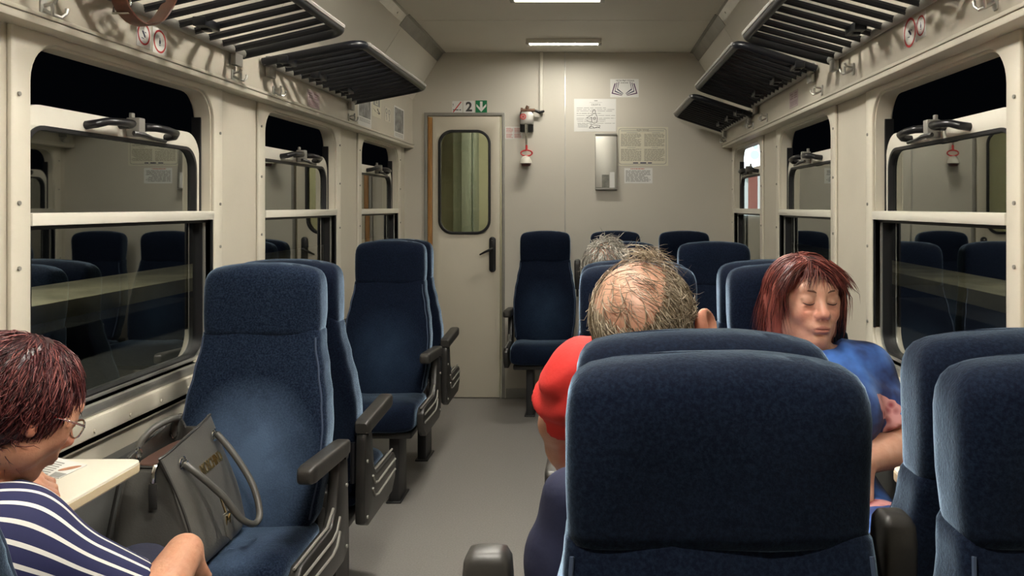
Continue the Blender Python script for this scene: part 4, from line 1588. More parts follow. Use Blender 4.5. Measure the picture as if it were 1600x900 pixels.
# hang tag with gold letter and luggage-tag flap
mb = MB()
c_ = face_pt(1.995, .60, .026)
mb.prism([(-.016, 0), (.016, 0), (.020, -.05), (0, -.07), (-.020, -.05)], -.0015, .0015, lambda a, b, c: c_ + Vector((.02 + c - b * .2, a, b)), bev=.0006)
tg = mb.build('tag_flap', M['leather'], t)
mb = MB()
mb.tube([c_ + Vector((.02, .0, .0)), c_ + Vector((.012, 0, .022)), c_ + Vector((.006, .0, .04))], .003, 6)
me = text_me('M', .034, .0015)
for v in me.vertices:
    x, y, z = v.co
    v.co = c_ + Vector((.026, x, y - .018)) + Vector((z, 0, 0))
mb.mesh(me)
bpy.data.meshes.remove(me)
mb.build('gold_charm', M['gold'], tg)
# zip pull hanging at the near end
mb = MB()
zc = Vector((-1.045, y0 + .028, .712))
mb.box(zc + Vector((-.010, -.014, -.075)), zc + Vector((.010, -.008, -.012)), .003)
zp = mb.build('zip_pull', M['leatherdk'], t)
mb = MB()
mb.tube([zc + Vector((0, -.009, -.012)), zc + Vector((0, -.006, .012)), zc + Vector((0, .004, .026))], .006, 8)
mb.build('zip_slider', M['chrome'], zp)

# ------------------------------------------------------------------ outside: a lit kiosk beyond the far right window, track bed
mb = MB()
mb.box((-14, -6, -1.25), (14, 22, -1.15))
tag(mb.build('ground_outside', mat('ballast', (.05, .05, .05), .9, var=.4, vscale=20), None), kind='structure')
t = thing('station_kiosk', 'brightly lit white kiosk with red panel outside the farthest right window', 'kiosk', (2.12, 11.0, -1.15))
MB().box((1.8, 10.5, -1.15), (2.44, 11.6, 2.6), .02).build('body', M['white'], t)
MB().box((1.84, 10.47, 1.24), (2.40, 10.5, 2.4), .005).build('lit_panel', emit_mat('backlit_white', (.85, .95, 1.0), 2.2), t)
mb = MB()
kx = P(1176.5, 0, 10.45).x
mb.box((kx - .06, 10.44, 1.26), (kx + .06, 10.47, P(0, 275, 10.45).z), .003)
mb.build('red_panel', emit_mat('backlit_red', (.75, .10, .13), .8), t)
mb = MB()
r = random.Random(5)
for i in range(14):
    x, z = 1.88 + r.random() * .44, 1.55 + r.random() * .65
    mb.prism(circ(x, z, .03 + .04 * r.random(), 10), 0, .01, lambda a, b, c: Vector((a, 10.46 + c, b)))
mb.build('leaf_pattern', emit_mat('pale_green_print', (.45, .68, .70), 1.5), t)

for s, xa, xb, nm in ((-1, 8.7, 10.8, 'path_left'), (1, 7.2, 8.75, 'path_right')):
    mb = MB()
    mb.box((min(s * xa, s * xb), -6, -.5), (max(s * xa, s * xb), 40, -.2), .02)
    o = mb.build(nm, mat('platform_slab', (.62, .56, .40), .7, var=.35, vscale=.8), None)
    tag(o, kind='structure')
    t = thing('added_platform_lamp', 'unseen lamp added to light the platform beyond the %s windows' % ('left' if s < 0 else 'right'), 'lamp', (s * 12.5, 9, -.2))  # added out of view so that the platform slab is lit
    MB().tube([(s * 12.5, 9, -1.15), (s * 12.5, 9, 5.0), (s * 11.4, 9, 5.2)], .06, 10).build('post', M['alugrey'], t)
    MB().box((min(s * 10.4, s * 11.5), 8.8, 5.1), (max(s * 10.4, s * 11.5), 9.2, 5.25), .03).build('lamp_head', M['alugrey'], t)
    MB().box((min(s * 10.5, s * 11.4), 8.85, 5.07), (max(s * 10.5, s * 11.4), 9.15, 5.11), .01).build('lit_glass', bpy.data.materials.get('platform_lit') or emit_mat('platform_lit', (1, .93, .75), 700.0), t)

# ------------------------------------------------------------------ people: smooth-blended solids turned into ONE continuous surface
def V(*a):
    return np.array(a, dtype=np.float64)


class Solid:
    """list of blended round cones and ellipsoids, sampled on a grid that is finer where asked for"""
    def __init__(self):
        self.p = []

    def cone(self, a, b, r1, r2, k=.02, op='u', clip=None):
        self.p.append(('c', V(*a), V(*b), r1, r2, k, op, clip))
        return self

    def ell(self, c, r, R=None, k=.02, op='u'):
        self.p.append(('e', V(*c), V(*r), np.eye(3) if R is None else np.array(R, dtype=float), k, op))
        return self

    def sph(self, c, r, k=.02, op='u'):
        return self.ell(c, (r, r, r), None, k, op)

    def half(self, p0, n, k=.0, box=None):
        """cut away the side the normal points to"""
        self.p.append(('h', V(*p0), V(*n) / np.linalg.norm(n), k, box))
        return self

    def bounds(self):
        lo, hi = V(9, 9, 9), V(-9, -9, -9)
        for q in self.p:
            if q[0] == 'c' and q[6] == 'u':
                r = max(q[3], q[4])
                lo = np.minimum(lo, np.minimum(q[1], q[2]) - r)
                hi = np.maximum(hi, np.maximum(q[1], q[2]) + r)
            elif q[0] == 'e' and q[5] == 'u':
                r = q[2].max()
                lo = np.minimum(lo, q[1] - r)
                hi = np.maximum(hi, q[1] + r)
        return lo - .03, hi + .03

    def mesh(self, step=.008, fine=(), warp=None):
        """fine: list of (lo, hi, step) boxes along which all three axes get denser"""
        lo, hi = self.bounds()
        axes = []
        for d in range(3):
            t = lo[d]
            out = [t]
            while t < hi[d]:
                s = step
                for fl, fh, fs in fine:
                    if fl[d] - fs <= t <= fh[d]:
                        s = min(s, fs)
                t += s
                out.append(t)
            axes.append(np.array(out))
        X, Y, Z = axes
        Fd = np.full((len(X), len(Y), len(Z)), .5, dtype=np.float32)
        for q in self.p:
            if q[0] == 'c':
                _, a, b, r1, r2, k, op, clip = q
                rm = max(r1, r2) + k + .03
                l, h = np.minimum(a, b) - rm, np.maximum(a, b) + rm
            elif q[0] == 'e':
                _, c, r, R, k, op = q
                rm = r.max() + k + .03
                l, h = c - rm, c + rm
            else:
                _, p0, n, k, box = q
                l, h = (V(*box[0]), V(*box[1])) if box else (lo - 1, hi + 1)
            sl = tuple(slice(max(0, int(np.searchsorted(A, l[d]) - 1)), int(np.searchsorted(A, h[d]) + 1)) for d, A in enumerate(axes))
            gx, gy, gz = X[sl[0]][:, None, None], Y[sl[1]][None, :, None], Z[sl[2]][None, None, :]
            cur = Fd[sl]
            if cur.size == 0:
                continue
            if q[0] == 'c':
                ab = b - a
                L2 = float(ab @ ab) + 1e-12
                t = np.clip(((gx - a[0]) * ab[0] + (gy - a[1]) * ab[1] + (gz - a[2]) * ab[2]) / L2, 0, 1)
                d = np.sqrt((gx - a[0] - t * ab[0]) ** 2 + (gy - a[1] - t * ab[1]) ** 2 + (gz - a[2] - t * ab[2]) ** 2) - (r1 + (r2 - r1) * t)
                if clip is not None:
                    u = ab / math.sqrt(L2)
                    d = np.maximum(d, (gx - b[0]) * u[0] + (gy - b[1]) * u[1] + (gz - b[2]) * u[2] - clip)
            elif q[0] == 'e':
                px, py, pz = gx - c[0], gy - c[1], gz - c[2]
                lx = px * R[0, 0] + py * R[1, 0] + pz * R[2, 0]
                ly = px * R[0, 1] + py * R[1, 1] + pz * R[2, 1]
                lz = px * R[0, 2] + py * R[1, 2] + pz * R[2, 2]
                k0 = np.sqrt((lx / r[0]) ** 2 + (ly / r[1]) ** 2 + (lz / r[2]) ** 2) + 1e-9
                k1 = np.sqrt((lx / r[0] ** 2) ** 2 + (ly / r[1] ** 2) ** 2 + (lz / r[2] ** 2) ** 2) + 1e-9
                d = k0 * (k0 - 1) / k1
            else:
                d = -((gx - p0[0]) * n[0] + (gy - p0[1]) * n[1] + (gz - p0[2]) * n[2])
                op = 's'
            d = d.astype(np.float32)
            if op == 'u':
                if k > 0:
                    hh = np.maximum(k - np.abs(cur - d), 0) / k
                    new = np.minimum(cur, d) - hh * hh * k * .25
                else:
                    new = np.minimum(cur, d)
            else:
                nd = -d
                if k > 0:
                    hh = np.maximum(k - np.abs(cur - nd), 0) / k
                    new = np.maximum(cur, nd) + hh * hh * k * .25
                else:
                    new = np.maximum(cur, nd)
            Fd[sl] = new
        if warp is not None:
            Fd = (Fd + warp(X[:, None, None], Y[None, :, None], Z[None, None, :])).astype(np.float32)
        # naive surface nets
        ins = Fd < 0
        c8 = np.zeros(tuple(s - 1 for s in Fd.shape), dtype=np.int8)
        offs = [(i, j, k_) for i in (0, 1) for j in (0, 1) for k_ in (0, 1)]
        n0, n1, n2 = c8.shape
        for i, j, k_ in offs:
            c8 += ins[i:i + n0, j:j + n1, k_:k_ + n2]
        mask = (c8 > 0) & (c8 < 8)
        idx = np.full(c8.shape, -1, dtype=np.int64)
        cells = np.argwhere(mask)
        idx[mask] = np.arange(len(cells))
        acc = np.zeros((len(cells), 3))
        cnt = np.zeros(len(cells))
        for o in offs:
            for ax_ in range(3):
                if o[ax_] == 1:
                    continue
                o2 = list(o)
                o2[ax_] = 1
                A, B = cells + np.array(o), cells + np.array(o2)
                f1 = Fd[A[:, 0], A[:, 1], A[:, 2]].astype(np.float64)
                f2 = Fd[B[:, 0], B[:, 1], B[:, 2]].astype(np.float64)
                cr = (f1 < 0) != (f2 < 0)
                t = np.where(cr, f1 / np.where(cr, f1 - f2, 1), 0)
                pa = np.stack([X[A[:, 0]], Y[A[:, 1]], Z[A[:, 2]]], 1)
                pb = np.stack([X[B[:, 0]], Y[B[:, 1]], Z[B[:, 2]]], 1)
                acc[cr] += (pa + (pb - pa) * t[:, None])[cr]
                cnt[cr] += 1
        verts = acc / np.maximum(cnt, 1)[:, None]
        faces = []
        for ax_ in range(3):
            o1, o2 = [(1, 2), (2, 0), (0, 1)][ax_]
            s1 = [slice(None)] * 3
            s2 = [slice(None)] * 3
            s1[ax_] = slice(0, -1)
            s2[ax_] = slice(1, None)
            e1, e2 = ins[tuple(s1)], ins[tuple(s2)]
            E = np.argwhere(e1 != e2)
            ok = (E[:, o1] > 0) & (E[:, o2] > 0) & (E[:, o1] < c8.shape[o1]) & (E[:, o2] < c8.shape[o2])
            E = E[ok]
            sgn = e1[E[:, 0], E[:, 1], E[:, 2]]
            def cell(d1, d2):
                Q = E.copy()
                Q[:, o1] += d1
                Q[:, o2] += d2
                return idx[Q[:, 0], Q[:, 1], Q[:, 2]]
            quad = np.stack([cell(-1, -1), cell(0, -1), cell(0, 0), cell(-1, 0)], 1)
            quad[~sgn] = quad[~sgn][:, ::-1]
            faces.append(quad)
        faces = np.concatenate(faces)
        faces = faces[(faces >= 0).all(1)]
        return verts, faces


def np_obj(name, verts, faces, m, parent=None, origin=None, tone=None, smooth=True):
    off = np.array(origin) if origin is not None else np.array(wloc(parent)) if parent is not None else np.zeros(3)
    me = bpy.data.meshes.new(name)
    me.from_pydata((verts - off).tolist(), [], faces.tolist())
    me.validate()
    if tone is not None:
        at = me.color_attributes.new('tone', 'FLOAT_COLOR', 'POINT')
        col = np.ones((len(verts), 4), dtype=np.float32)
        col[:, :3] = tone(verts)
        at.data.foreach_set('color', col.ravel())
    me.materials.append(m)
    if smooth:
        me.polygons.foreach_set('use_smooth', [True] * len(me.polygons))
    me.update()
    o = link(name, me, parent)
    if origin is not None:
        o.location = origin
    return o


class Frame:
    """head frame: x = the person's right-to-left axis seen from the front (world right when facing -Y mirrored), y = facing, z = up"""
    def __init__(self, c, facing, up=(0, 0, 1), roll=0.0):
        self.c = V(*c)
        f = V(*facing) / np.linalg.norm(facing)
        u = V(*up) - f * np.dot(V(*up), f)
        u /= np.linalg.norm(u)
        s = np.cross(f, u)
        if roll:
            cr, sr = math.cos(roll), math.sin(roll)
            s, u = s * cr + u * sr, u * cr - s * sr
        self.R = np.stack([s, f, u], 1)

    def __call__(self, x, y, z):
        return self.c + self.R @ V(x, y, z)

    def inv(self, P_):
        return (P_ - self.c) @ self.R

    def rot(self, ax_, deg):
        a = math.radians(deg)
        c, s = math.cos(a), math.sin(a)
        M_ = {'x': [[1, 0, 0], [0, c, -s], [0, s, c]], 'y': [[c, 0, s], [0, 1, 0], [-s, 0, c]], 'z': [[c, -s, 0], [s, c, 0], [0, 0, 1]]}[ax_]
        return self.R @ np.array(M_)


def head_solid(S, Hf, sex='f', scale=1.0, ear=22):
    q = lambda x, y, z: Hf(x * scale, y * scale, z * scale)
    e = lambda c, r, k=.012, op='u', R=None: S.ell(q(*c), tuple(v * scale for v in r), Hf.R if R is None else R, k, op)
    e((0, -.015, .035), (.074, .094, .082), .02)
    e((0, .022, -.030), (.060, .066, .085), .03)
    for s in (-1, 1):
        e((s * .046, .014, -.064), (.022, .030, .028), .03)              # jaw corners
        e((s * .036, .060, -.028), (.026, .022, .024), .025)             # cheeks
        e((s * .052, .040, .000), (.018, .030, .020), .02)               # cheekbones
    e((0, .068, -.098), (.022, .018, .017), .028)                        # chin
    e((0, .073, .030), (.052, .020, .022), .025)                         # brow
    for s in (-1, 1):
        e((s * .031, .096, -.001), (.017, .014, .011), .014, 's')        # sockets
        e((s * .031, .0775, .000), (.0165, .0125, .0105), .003)          # eye under the lid
        e((s * .031, .0795, .0095), (.018, .0075, .0050), .008)          # upper lid fold
        e((s * .031, .0800, -.0105), (.014, .0075, .0030), .006)         # lower lid
    S.cone(q(0, .086, .010), q(0, .104, -.028), .0085 * scale, .0115 * scale, .014)   # nose
    e((0, .107, -.032), (.0125, .0120, .0105), .008)
    for s in (-1, 1):
        e((s * .0125, .097, -.036), (.0085, .0110, .0085), .008)
        e((s * .0065, .103, -.0445), (.0038, .0050, .0035), .002, 's')
    for s in (-1, 1):
        if sex == 'f':
            S.cone(q(s * .021, .0945, -.040), q(s * .033, .082, -.066), .0022 * scale, .0018 * scale, .007, 's')
            S.cone(q(s * .018, .0900, -.018), q(s * .040, .0830, -.024), .0012 * scale, .0012 * scale, .006, 's')
    e((0, .079, -.062), (.030, .020, .018), .02)                         # muzzle
    e((0, .0945, -.0640), (.0205, .0065, .0042), .006)                   # upper lip
    e((0, .0930, -.0735), (.0185, .0068, .0046), .006)                   # lower lip
    e((0, .1030, -.0688), (.0225, .0110, .0011), .0018, 's')             # mouth line
    e((0, .0895, -.0845), (.016, .006, .004), .006, 's')
    for s in (-1, 1):                                                    # ears
        Re = Hf.rot('z', s * -ear)
        eo = .0 if ear < 30 or s < 0 else .013
        e((s * (.077 + eo), -.012, -.006), (.0085, .019 + eo * .4, .031), .006, 'u', Re)
        e((s * (.085 + eo), -.008, -.002), (.0060, .0105, .018), .004, 's', Re)
        e((s * .078, .000, -.030), (.0075, .009, .010), .006, 'u', Re)


def head_tone(Hf, base=(.52, .29, .20), scale=1.0, lips=(.46, .17, .15), scalp=None):
    def f(P_):
        L = Hf.inv(P_) / scale
        x, y, z = L[:, 0], L[:, 1], L[:, 2]
        col = np.tile(np.array(base, dtype=np.float64), (len(P_), 1))
        def blend(w, c):
            nonlocal col
            w = np.clip(w, 0, 1)[:, None]
            col = col * (1 - w) + np.array(c) * w
        g = lambda cx, cy, cz, rx, ry, rz_: np.exp(-(((x - cx) / rx) ** 2 + ((y - cy) / ry) ** 2 + ((z - cz) / rz_) ** 2))
        red = tuple(b * k for b, k in zip(base, (1.0, .66, .66)))
        ax_ = np.abs(x)
        blend(.75 * g(0, .108, -.032, .018, .02, .02), red)
        blend(.55 * np.exp(-(((ax_ - .038) / .022) ** 2 + ((y - .07) / .05) ** 2 + ((z + .03) / .02) ** 2)), red)
        blend(.8 * np.exp(-(((ax_ - .08) / .02) ** 2 + ((y + .01) / .04) ** 2 + ((z + .005) / .05) ** 2)), tuple(b * k for b, k in zip(base, (1.15, .75, .75))))
        blend(1.0 * (np.abs(z + .0688) < .0095 - .010 * (x / .024) ** 2) * (ax_ < .022) * (y > .084), lips)
        blend(.55 * np.exp(-(((ax_ - .031) / .016) ** 2 + ((z - .004) / .009) ** 2)) * (y > .06), tuple(b * .62 for b in base))
        if scalp is not None:
            blend(.9 * np.clip((z - .05) / .03, 0, 1), scalp)
        return col
    return f


def hand_solid(S, wrist, tip_dir, palm_n, side, curl=.5, size=1.0, thumb_in=.5, spread=.0):
    """tip_dir: direction of the knuckles from the wrist; palm_n: normal out of the palm; side: +1 when the thumb lies towards cross(tip, palm_n)"""
    w = V(*wrist)
    t = V(*tip_dir) / np.linalg.norm(tip_dir)
    n = V(*palm_n) - t * np.dot(V(*palm_n), t)
    n /= np.linalg.norm(n)
    a = np.cross(t, n) * side
    q = lambda u, v, d: w + (t * u + a * v + n * d) * size
    S.cone(q(.0, .0, 0), q(.03, 0, 0), .024 * size, .024 * size, .02)
    for v in (-.026, -.009, .009, .026):
        S.cone(q(.02, v * .7, 0), q(.082, v, -.002), .0125 * size, .0110 * size, .012)
    S.cone(q(.018, .018, .006), q(.055, .022, .010), .016 * size, .012 * size, .014)   # ball of the thumb
    S.cone(q(.02, -.02, .006), q(.06, -.022, .006), .013 * size, .011 * size, .014)
    for v, L_, r in ((.027, .072, .0086), (.009, .080, .0088), (-.009, .074, .0084), (-.0265, .058, .0075)):
        p = q(.084, v, -.002)
        ang = .25 * curl
        seg = (.46, .30, .24)
        for i, sl in enumerate(seg):
            ang2 = ang + curl * (.55, 1.0, .8)[i]
            d = (t * math.cos(ang2) + n * math.sin(ang2) + a * spread * v / .027 * .3)
            p2 = p + d * L_ * sl * size
            S.cone(p, p2, r * (1 - .07 * i) * size, r * (.93 - .08 * i) * size, .004)
            ang = ang2
            p = p2
    p = q(.030, .026, .008)
    d1 = t * .62 + a * (.75 - .3 * thumb_in) + n * .3 * thumb_in
    d1 /= np.linalg.norm(d1)
    p2 = p + d1 * .040 * size
    d2 = t * .85 + a * (.35 - .6 * thumb_in) + n * .45 * thumb_in
    d2 /= np.linalg.norm(d2)
    p3 = p2 + d2 * .030 * size
    p4 = p3 + (d2 * .8 + t * .2) * .022 * size
    S.cone(p, p2, .0125 * size, .0100 * size, .008)
    S.cone(p2, p3, .0100 * size, .0090 * size, .004)
    S.cone(p3, p4, .0090 * size, .0072 * size, .004)


def strands(name, parent, m, roots, flow, n_seg, length, width, rad, Hf, lift=.006, rng=None, clump=.3, avoid=None, grav=.0):
    """many fine tapering locks following flow over the head; all belong to ONE hair mesh"""
    rng = rng or np.random.default_rng(3)
    Vs, Fs = [], []
    base = 0
    cen, rads = rad
    for r0 in roots:
        p = np.array(r0, dtype=float)
        L_ = length * (.65 + .7 * rng.random())
        w = width * (.6 + .8 * rng.random())
        seed = rng.normal(size=3) * clump
        pts = []
        hgt = lift * (.2 + rng.random())
        for i in range(n_seg + 1):
            lp = (p - cen) / rads
            k = np.linalg.norm(lp)
            nrm = lp / rads
            nrm /= np.linalg.norm(nrm)
            f = i / n_seg
            hh = 1 + hgt / .09 * (.25 + .75 * math.sin(math.pi * min(1, f * .75 + .1)))
            if k < hh:
                p = cen + (p - cen) * hh / k
            if avoid is not None and avoid(p):
                break
            pts.append(p.copy())
            d = np.array(flow(p, nrm, f), dtype=float) + seed * (.5 + f)
            d -= nrm * np.dot(d, nrm) * (.9 if k < hh * 1.1 else .3)
            d[2] -= grav * f
            d /= np.linalg.norm(d) + 1e-9
            p = p + d * L_ / n_seg
        if len(pts) < 3:
            continue
        n_eff = len(pts) - 1
        W = np.array([Hf(*q_) for q_ in pts])
        for i in range(len(W)):
            tdir = W[min(i + 1, len(W) - 1)] - W[max(i - 1, 0)]
            tdir /= np.linalg.norm(tdir) + 1e-9
            x = np.cross(tdir, V(.3, .5, .8))
            x /= np.linalg.norm(x) + 1e-9
            y = np.cross(tdir, x)
            f = i / n_eff
            r_ = w * (1 - f) ** .6 * (.75 + .25 * min(1, f * 6)) + .0001
            for a_ in (0, 2.094, 4.189):
                Vs.append(W[i] + (x * math.cos(a_) + y * math.sin(a_)) * r_)
        for i in range(n_eff):
            for j in range(3):
                Fs.append((base + i * 3 + j, base + i * 3 + (j + 1) % 3, base + i * 3 + 3 + (j + 1) % 3, base + i * 3 + 3 + j))
        base += 3 * (n_eff + 1)
    return np.array(Vs), np.array(Fs)


def join_np(*parts_):
    vs, fs, b = [], [], 0
    for v, f in parts_:
        vs.append(v)
        fs.append(f + b)
        b += len(v)
    return np.concatenate(vs), np.concatenate(fs)


def limb_set(S, J, fat=1.0, legs=True):
    """trunk, arms and legs of the continuous body"""
    pel, che, nek = V(*J['pelvis']), V(*J['chest']), V(*J['neck'])
    S.cone(pel, (pel + che) / 2, .125 * fat, .115 * fat, .05)
    S.cone((pel + che) / 2, che, .118 * fat, .120 * fat, .05)
    sl, sr = V(*J['shoulder_l']), V(*J['shoulder_r'])
    S.cone(sl, sr, .052, .052, .06)
    S.cone((sl + che) / 2, (sr + che) / 2, .09 * fat, .09 * fat, .05)
    S.cone(nek - V(0, 0, .03), V(*J['head_base']), .058, .050, .03)
    for s in 'lr':
        sh, el, wr = V(*J['shoulder_' + s]), V(*J['elbow_' + s]), V(*J['wrist_' + s])
        S.cone(sh, el, .048 * fat, .039 * fat, .02)
        S.cone(el, el + (wr - el) * .35, .038 * fat, .040 * fat, .015)
        S.cone(el + (wr - el) * .35, wr, .040 * fat, .0255, .015)
        if legs:
            hp_, kn, an = V(*J['hip_' + s]), V(*J['knee_' + s]), V(*J['ankle_' + s])
            S.cone(hp_, kn, .082 * fat, .058, .03)
            S.cone(kn, kn + (an - kn) * .35, .054, .056, .02)
            S.cone(kn + (an - kn) * .35, an, .056, .036, .02)
            S.cone(an, V(*J['toe_' + s]), .036, .030, .02)


def seated(xc, yb, dirn, lean=0.0):
    """default seated joints; yb = y of the pelvis, dirn = +1 facing the end wall, -1 facing us. l / r are the person's own sides"""
    s = dirn
    right = 1 if s > 0 else -1
    J = {'pelvis': (xc, yb, .62), 'chest': (xc, yb + s * lean * .6, .87), 'neck': (xc, yb + s * lean, 1.0), 'head_base': (xc, yb + s * (lean + .02), 1.07)}
    for k, q in (('l', -right), ('r', right)):
        J['shoulder_' + k] = (xc + q * .165, yb + s * lean * .85, .965)
        J['elbow_' + k] = (xc + q * .20, yb + s * (lean + .10), .70)
        J['wrist_' + k] = (xc + q * .10, yb + s * (lean + .30), .66)
        J['hip_' + k] = (xc + q * .085, yb + s * .03, .575)
        J['knee_' + k] = (xc + q * .095, yb + s * .44, .555)
        J['ankle_' + k] = (xc + q * .10, yb + s * .44, .09)
        J['toe_' + k] = (xc + q * .11, yb + s * .60, .05)
    return J


def trousers(parent, J, m, fat=1.0, name='trousers', step=.012, rise=.09):
    S = Solid()
    pel = V(*J['pelvis'])
    S.cone(pel + V(0, 0, -.01), pel + V(0, 0, rise), .14 * fat, .128 * fat, .04)
    for s in 'lr':
        hp_, kn, an = V(*J['hip_' + s]), V(*J['knee_' + s]), V(*J['ankle_' + s])
        S.cone(hp_, kn, .094 * fat, .072, .04)
        S.cone(kn, an + (kn - an) * .12, .070, .058, .03, clip=0.0)
    v, f = S.mesh(step)
    return np_obj(name, v, f, m, parent)


def shoes(parent, J, m):
    for s in 'lr':
        S = Solid()
        an, to = V(*J['ankle_' + s]), V(*J['toe_' + s])
        S.cone(an + V(0, 0, -.045), to + V(0, 0, -.008), .048, .042, .02)
        S.cone(an, an + V(0, 0, -.03), .047, .048, .02)
        S.half(V(0, 0, .004), V(0, 0, -1))
        v, f = S.mesh(.010)
        np_obj('shoe', v, f, m, parent)


def scalp_roots(n, cen, rads, keep, rng):
    out = []
    while len(out) < n:
        d = rng.normal(size=3)
        d /= np.linalg.norm(d)
        p = cen + d * rads
        if keep(d, p):
            out.append(p)
    return out


M['skin'] = skin_mat('skin')
M['hair_red'] = hair_mat('red_hair', (.035, .007, .008), (.105, .020, .018), (.30, .090, .070))
M['hair_plum'] = hair_mat('plum_hair', (.022, .005, .008), (.085, .015, .018), (.28, .085, .075))
M['hair_grey'] = hair_mat('brown_grey_hair', (.10, .07, .04), (.26, .20, .13), (.58, .50, .38))
M['hair_silver'] = hair_mat('silver_hair', (.10, .09, .075), (.27, .25, .21), (.52, .50, .45))
M['lash'] = mat('dark_lashes', (.025, .014, .010), .6)
M['brow'] = mat('brows', (.12, .055, .035), .7)
M['navy'] = mat('navy_trousers', (.012, .014, .035), .85, bump=.2, bscale=90)
M['shoe'] = mat('black_shoe', (.015, .014, .013), .4)


def stripe_mat(name, c1, c2, duty):
    m = bpy.data.materials.new(name)
    m.use_nodes = True
    nt = m.node_tree
    N, L = nt.nodes, nt.links
    b = N['Principled BSDF']
    b.inputs['Roughness'].default_value = .8
    at = N.new('ShaderNodeVertexColor')
    at.layer_name = 'tone'
    sp = N.new('ShaderNodeSeparateColor')
    L.new(at.outputs['Color'], sp.inputs[0])
    fr_ = N.new('ShaderNodeMath')
    fr_.operation = 'FRACT'
    L.new(sp.outputs[0], fr_.inputs[0])
    lt = N.new('ShaderNodeMath')
    lt.operation = 'LESS_THAN'
    lt.inputs[1].default_value = duty
    L.new(fr_.outputs[0], lt.inputs[0])
    mx = N.new('ShaderNodeMix')
    mx.data_type = 'RGBA'
    mx.inputs['A'].default_value = (*c1, 1)
    mx.inputs['B'].default_value = (*c2, 1)
    L.new(lt.outputs[0], mx.inputs['Factor'])
    L.new(mx.outputs['Result'], b.inputs['Base Color'])
    return m


def floral_mat(name):
    m = bpy.data.materials.new(name)
    m.use_nodes = True
    nt = m.node_tree
    N, L = nt.nodes, nt.links
    b = N['Principled BSDF']
    b.inputs['Roughness'].default_value = .55
    tc = N.new('ShaderNodeTexCoord')
    nz = N.new('ShaderNodeTexNoise')
    nz.inputs['Scale'].default_value = 11
    nz.inputs['Detail'].default_value = 3
    L.new(tc.outputs['Object'], nz.inputs['Vector'])
    bl = N.new('ShaderNodeValToRGB')
    bl.color_ramp.elements[0].color = (.004, .012, .08, 1)
    bl.color_ramp.elements[1].color = (.05, .16, .52, 1)
    bl.color_ramp.elements[0].position = .35
    bl.color_ramp.elements[1].position = .66
    L.new(nz.outputs['Fac'], bl.inputs['Fac'])
    vo = N.new('ShaderNodeTexVoronoi')
    vo.inputs['Scale'].default_value = 42
    vo.inputs['Randomness'].default_value = 1
    L.new(tc.outputs['Object'], vo.inputs['Vector'])
    pet = N.new('ShaderNodeValToRGB')
    pet.color_ramp.elements[0].color = (.22, .035, .05, 1)
    pet.color_ramp.elements[1].color = (.50, .24, .24, 1)
    pet.color_ramp.elements[0].position = .15
    pet.color_ramp.elements[1].position = .55
    L.new(vo.outputs['Distance'], pet.inputs['Fac'])
    # blossoms sit on the sleeve ends and the skirt: large soft blobs in the cloth's own coordinates
    att = N.new('ShaderNodeVertexColor')
    att.layer_name = 'tone'
    n2 = N.new('ShaderNodeTexNoise')
    n2.inputs['Scale'].default_value = 16
    L.new(tc.outputs['Object'], n2.inputs['Vector'])
    ml = N.new('ShaderNodeMath')
    ml.operation = 'MULTIPLY_ADD'
    ml.inputs[1].default_value = .9
    L.new(n2.outputs['Fac'], ml.inputs[0])
    L.new(att.outputs['Color'], ml.inputs[2])
    gt = N.new('ShaderNodeMath')
    gt.operation = 'GREATER_THAN'
    gt.inputs[1].default_value = .95
    L.new(ml.outputs[0], gt.inputs[0])
    mx = N.new('ShaderNodeMix')
    mx.data_type = 'RGBA'
    L.new(gt.outputs[0], mx.inputs['Factor'])
    L.new(bl.outputs['Color'], mx.inputs['A'])
    L.new(pet.outputs['Color'], mx.inputs['B'])
    L.new(mx.outputs['Result'], b.inputs['Base Color'])
    return m


def wrinkle(amp, a, fr_):
    u = V(*a) / np.linalg.norm(a)
    def f(x, y, z):
        t = x * u[0] + y * u[1] + z * u[2]
        return (amp * np.sin(t * fr_ + 2.2 * np.sin(x * 23 + z * 17) + 1.3 * np.sin(y * 31)) * (.6 + .4 * np.sin(x * 19 + y * 13 + z * 11)))
    return f


# ---------------------------------------------------------------- the sleeping red-haired woman
Hf = Frame((.578, 2.150, 1.112), (.19, -.98, .05), roll=.03)
J = seated(.575, 2.055, -1, lean=-.06)
J['neck'] = (.578, 2.165, .985)
J['head_base'] = tuple(Hf(0, -.02, -.07))
J['chest'] = (.572, 2.125, .85)
J['shoulder_l'] = (.735, 2.13, .925)
J['shoulder_r'] = (.415, 2.13, .925)
J['elbow_l'] = (.800, 2.03, .755)
J['wrist_l'] = (.645, 1.90, .750)
J['elbow_r'] = (.375, 2.02, .735)
J['wrist_r'] = (.50, 1.88, .70)
for k in 'lr':
    h = J['hip_' + k]
    J['hip_' + k] = (h[0], 2.05, .59)
    kx_ = J['knee_' + k]
    J['knee_' + k] = (kx_[0], 1.76, .585)
    J['ankle_' + k] = (kx_[0], 1.80, .09)
    J['toe_' + k] = (kx_[0], 1.66, .05)
S = Solid()
limb_set(S, J, 1.02)
S.sph((.50, 2.03, .845), .07, .05)
S.sph((.655, 2.03, .845), .07, .05)
S.cone(J['neck'], Hf(0, .03, -.09), .055, .045, .03)
head_solid(S, Hf, 'f', 1.03)
hand_solid(S, J['wrist_l'], (-.22, -.50, -.70), (-.3, .6, -.5), -1, .5, .95, .6)
hand_solid(S, J['wrist_r'], (.85, -.40, -.10), (.1, .2, -1), 1, .4, .95, .6)
hl, hh_ = Hf.c - .135, Hf.c + .135
v, f = S.mesh(.009, [(hl, hh_, .0026), (V(.46, 1.74, .62), V(.72, 1.95, .78), .0042)])
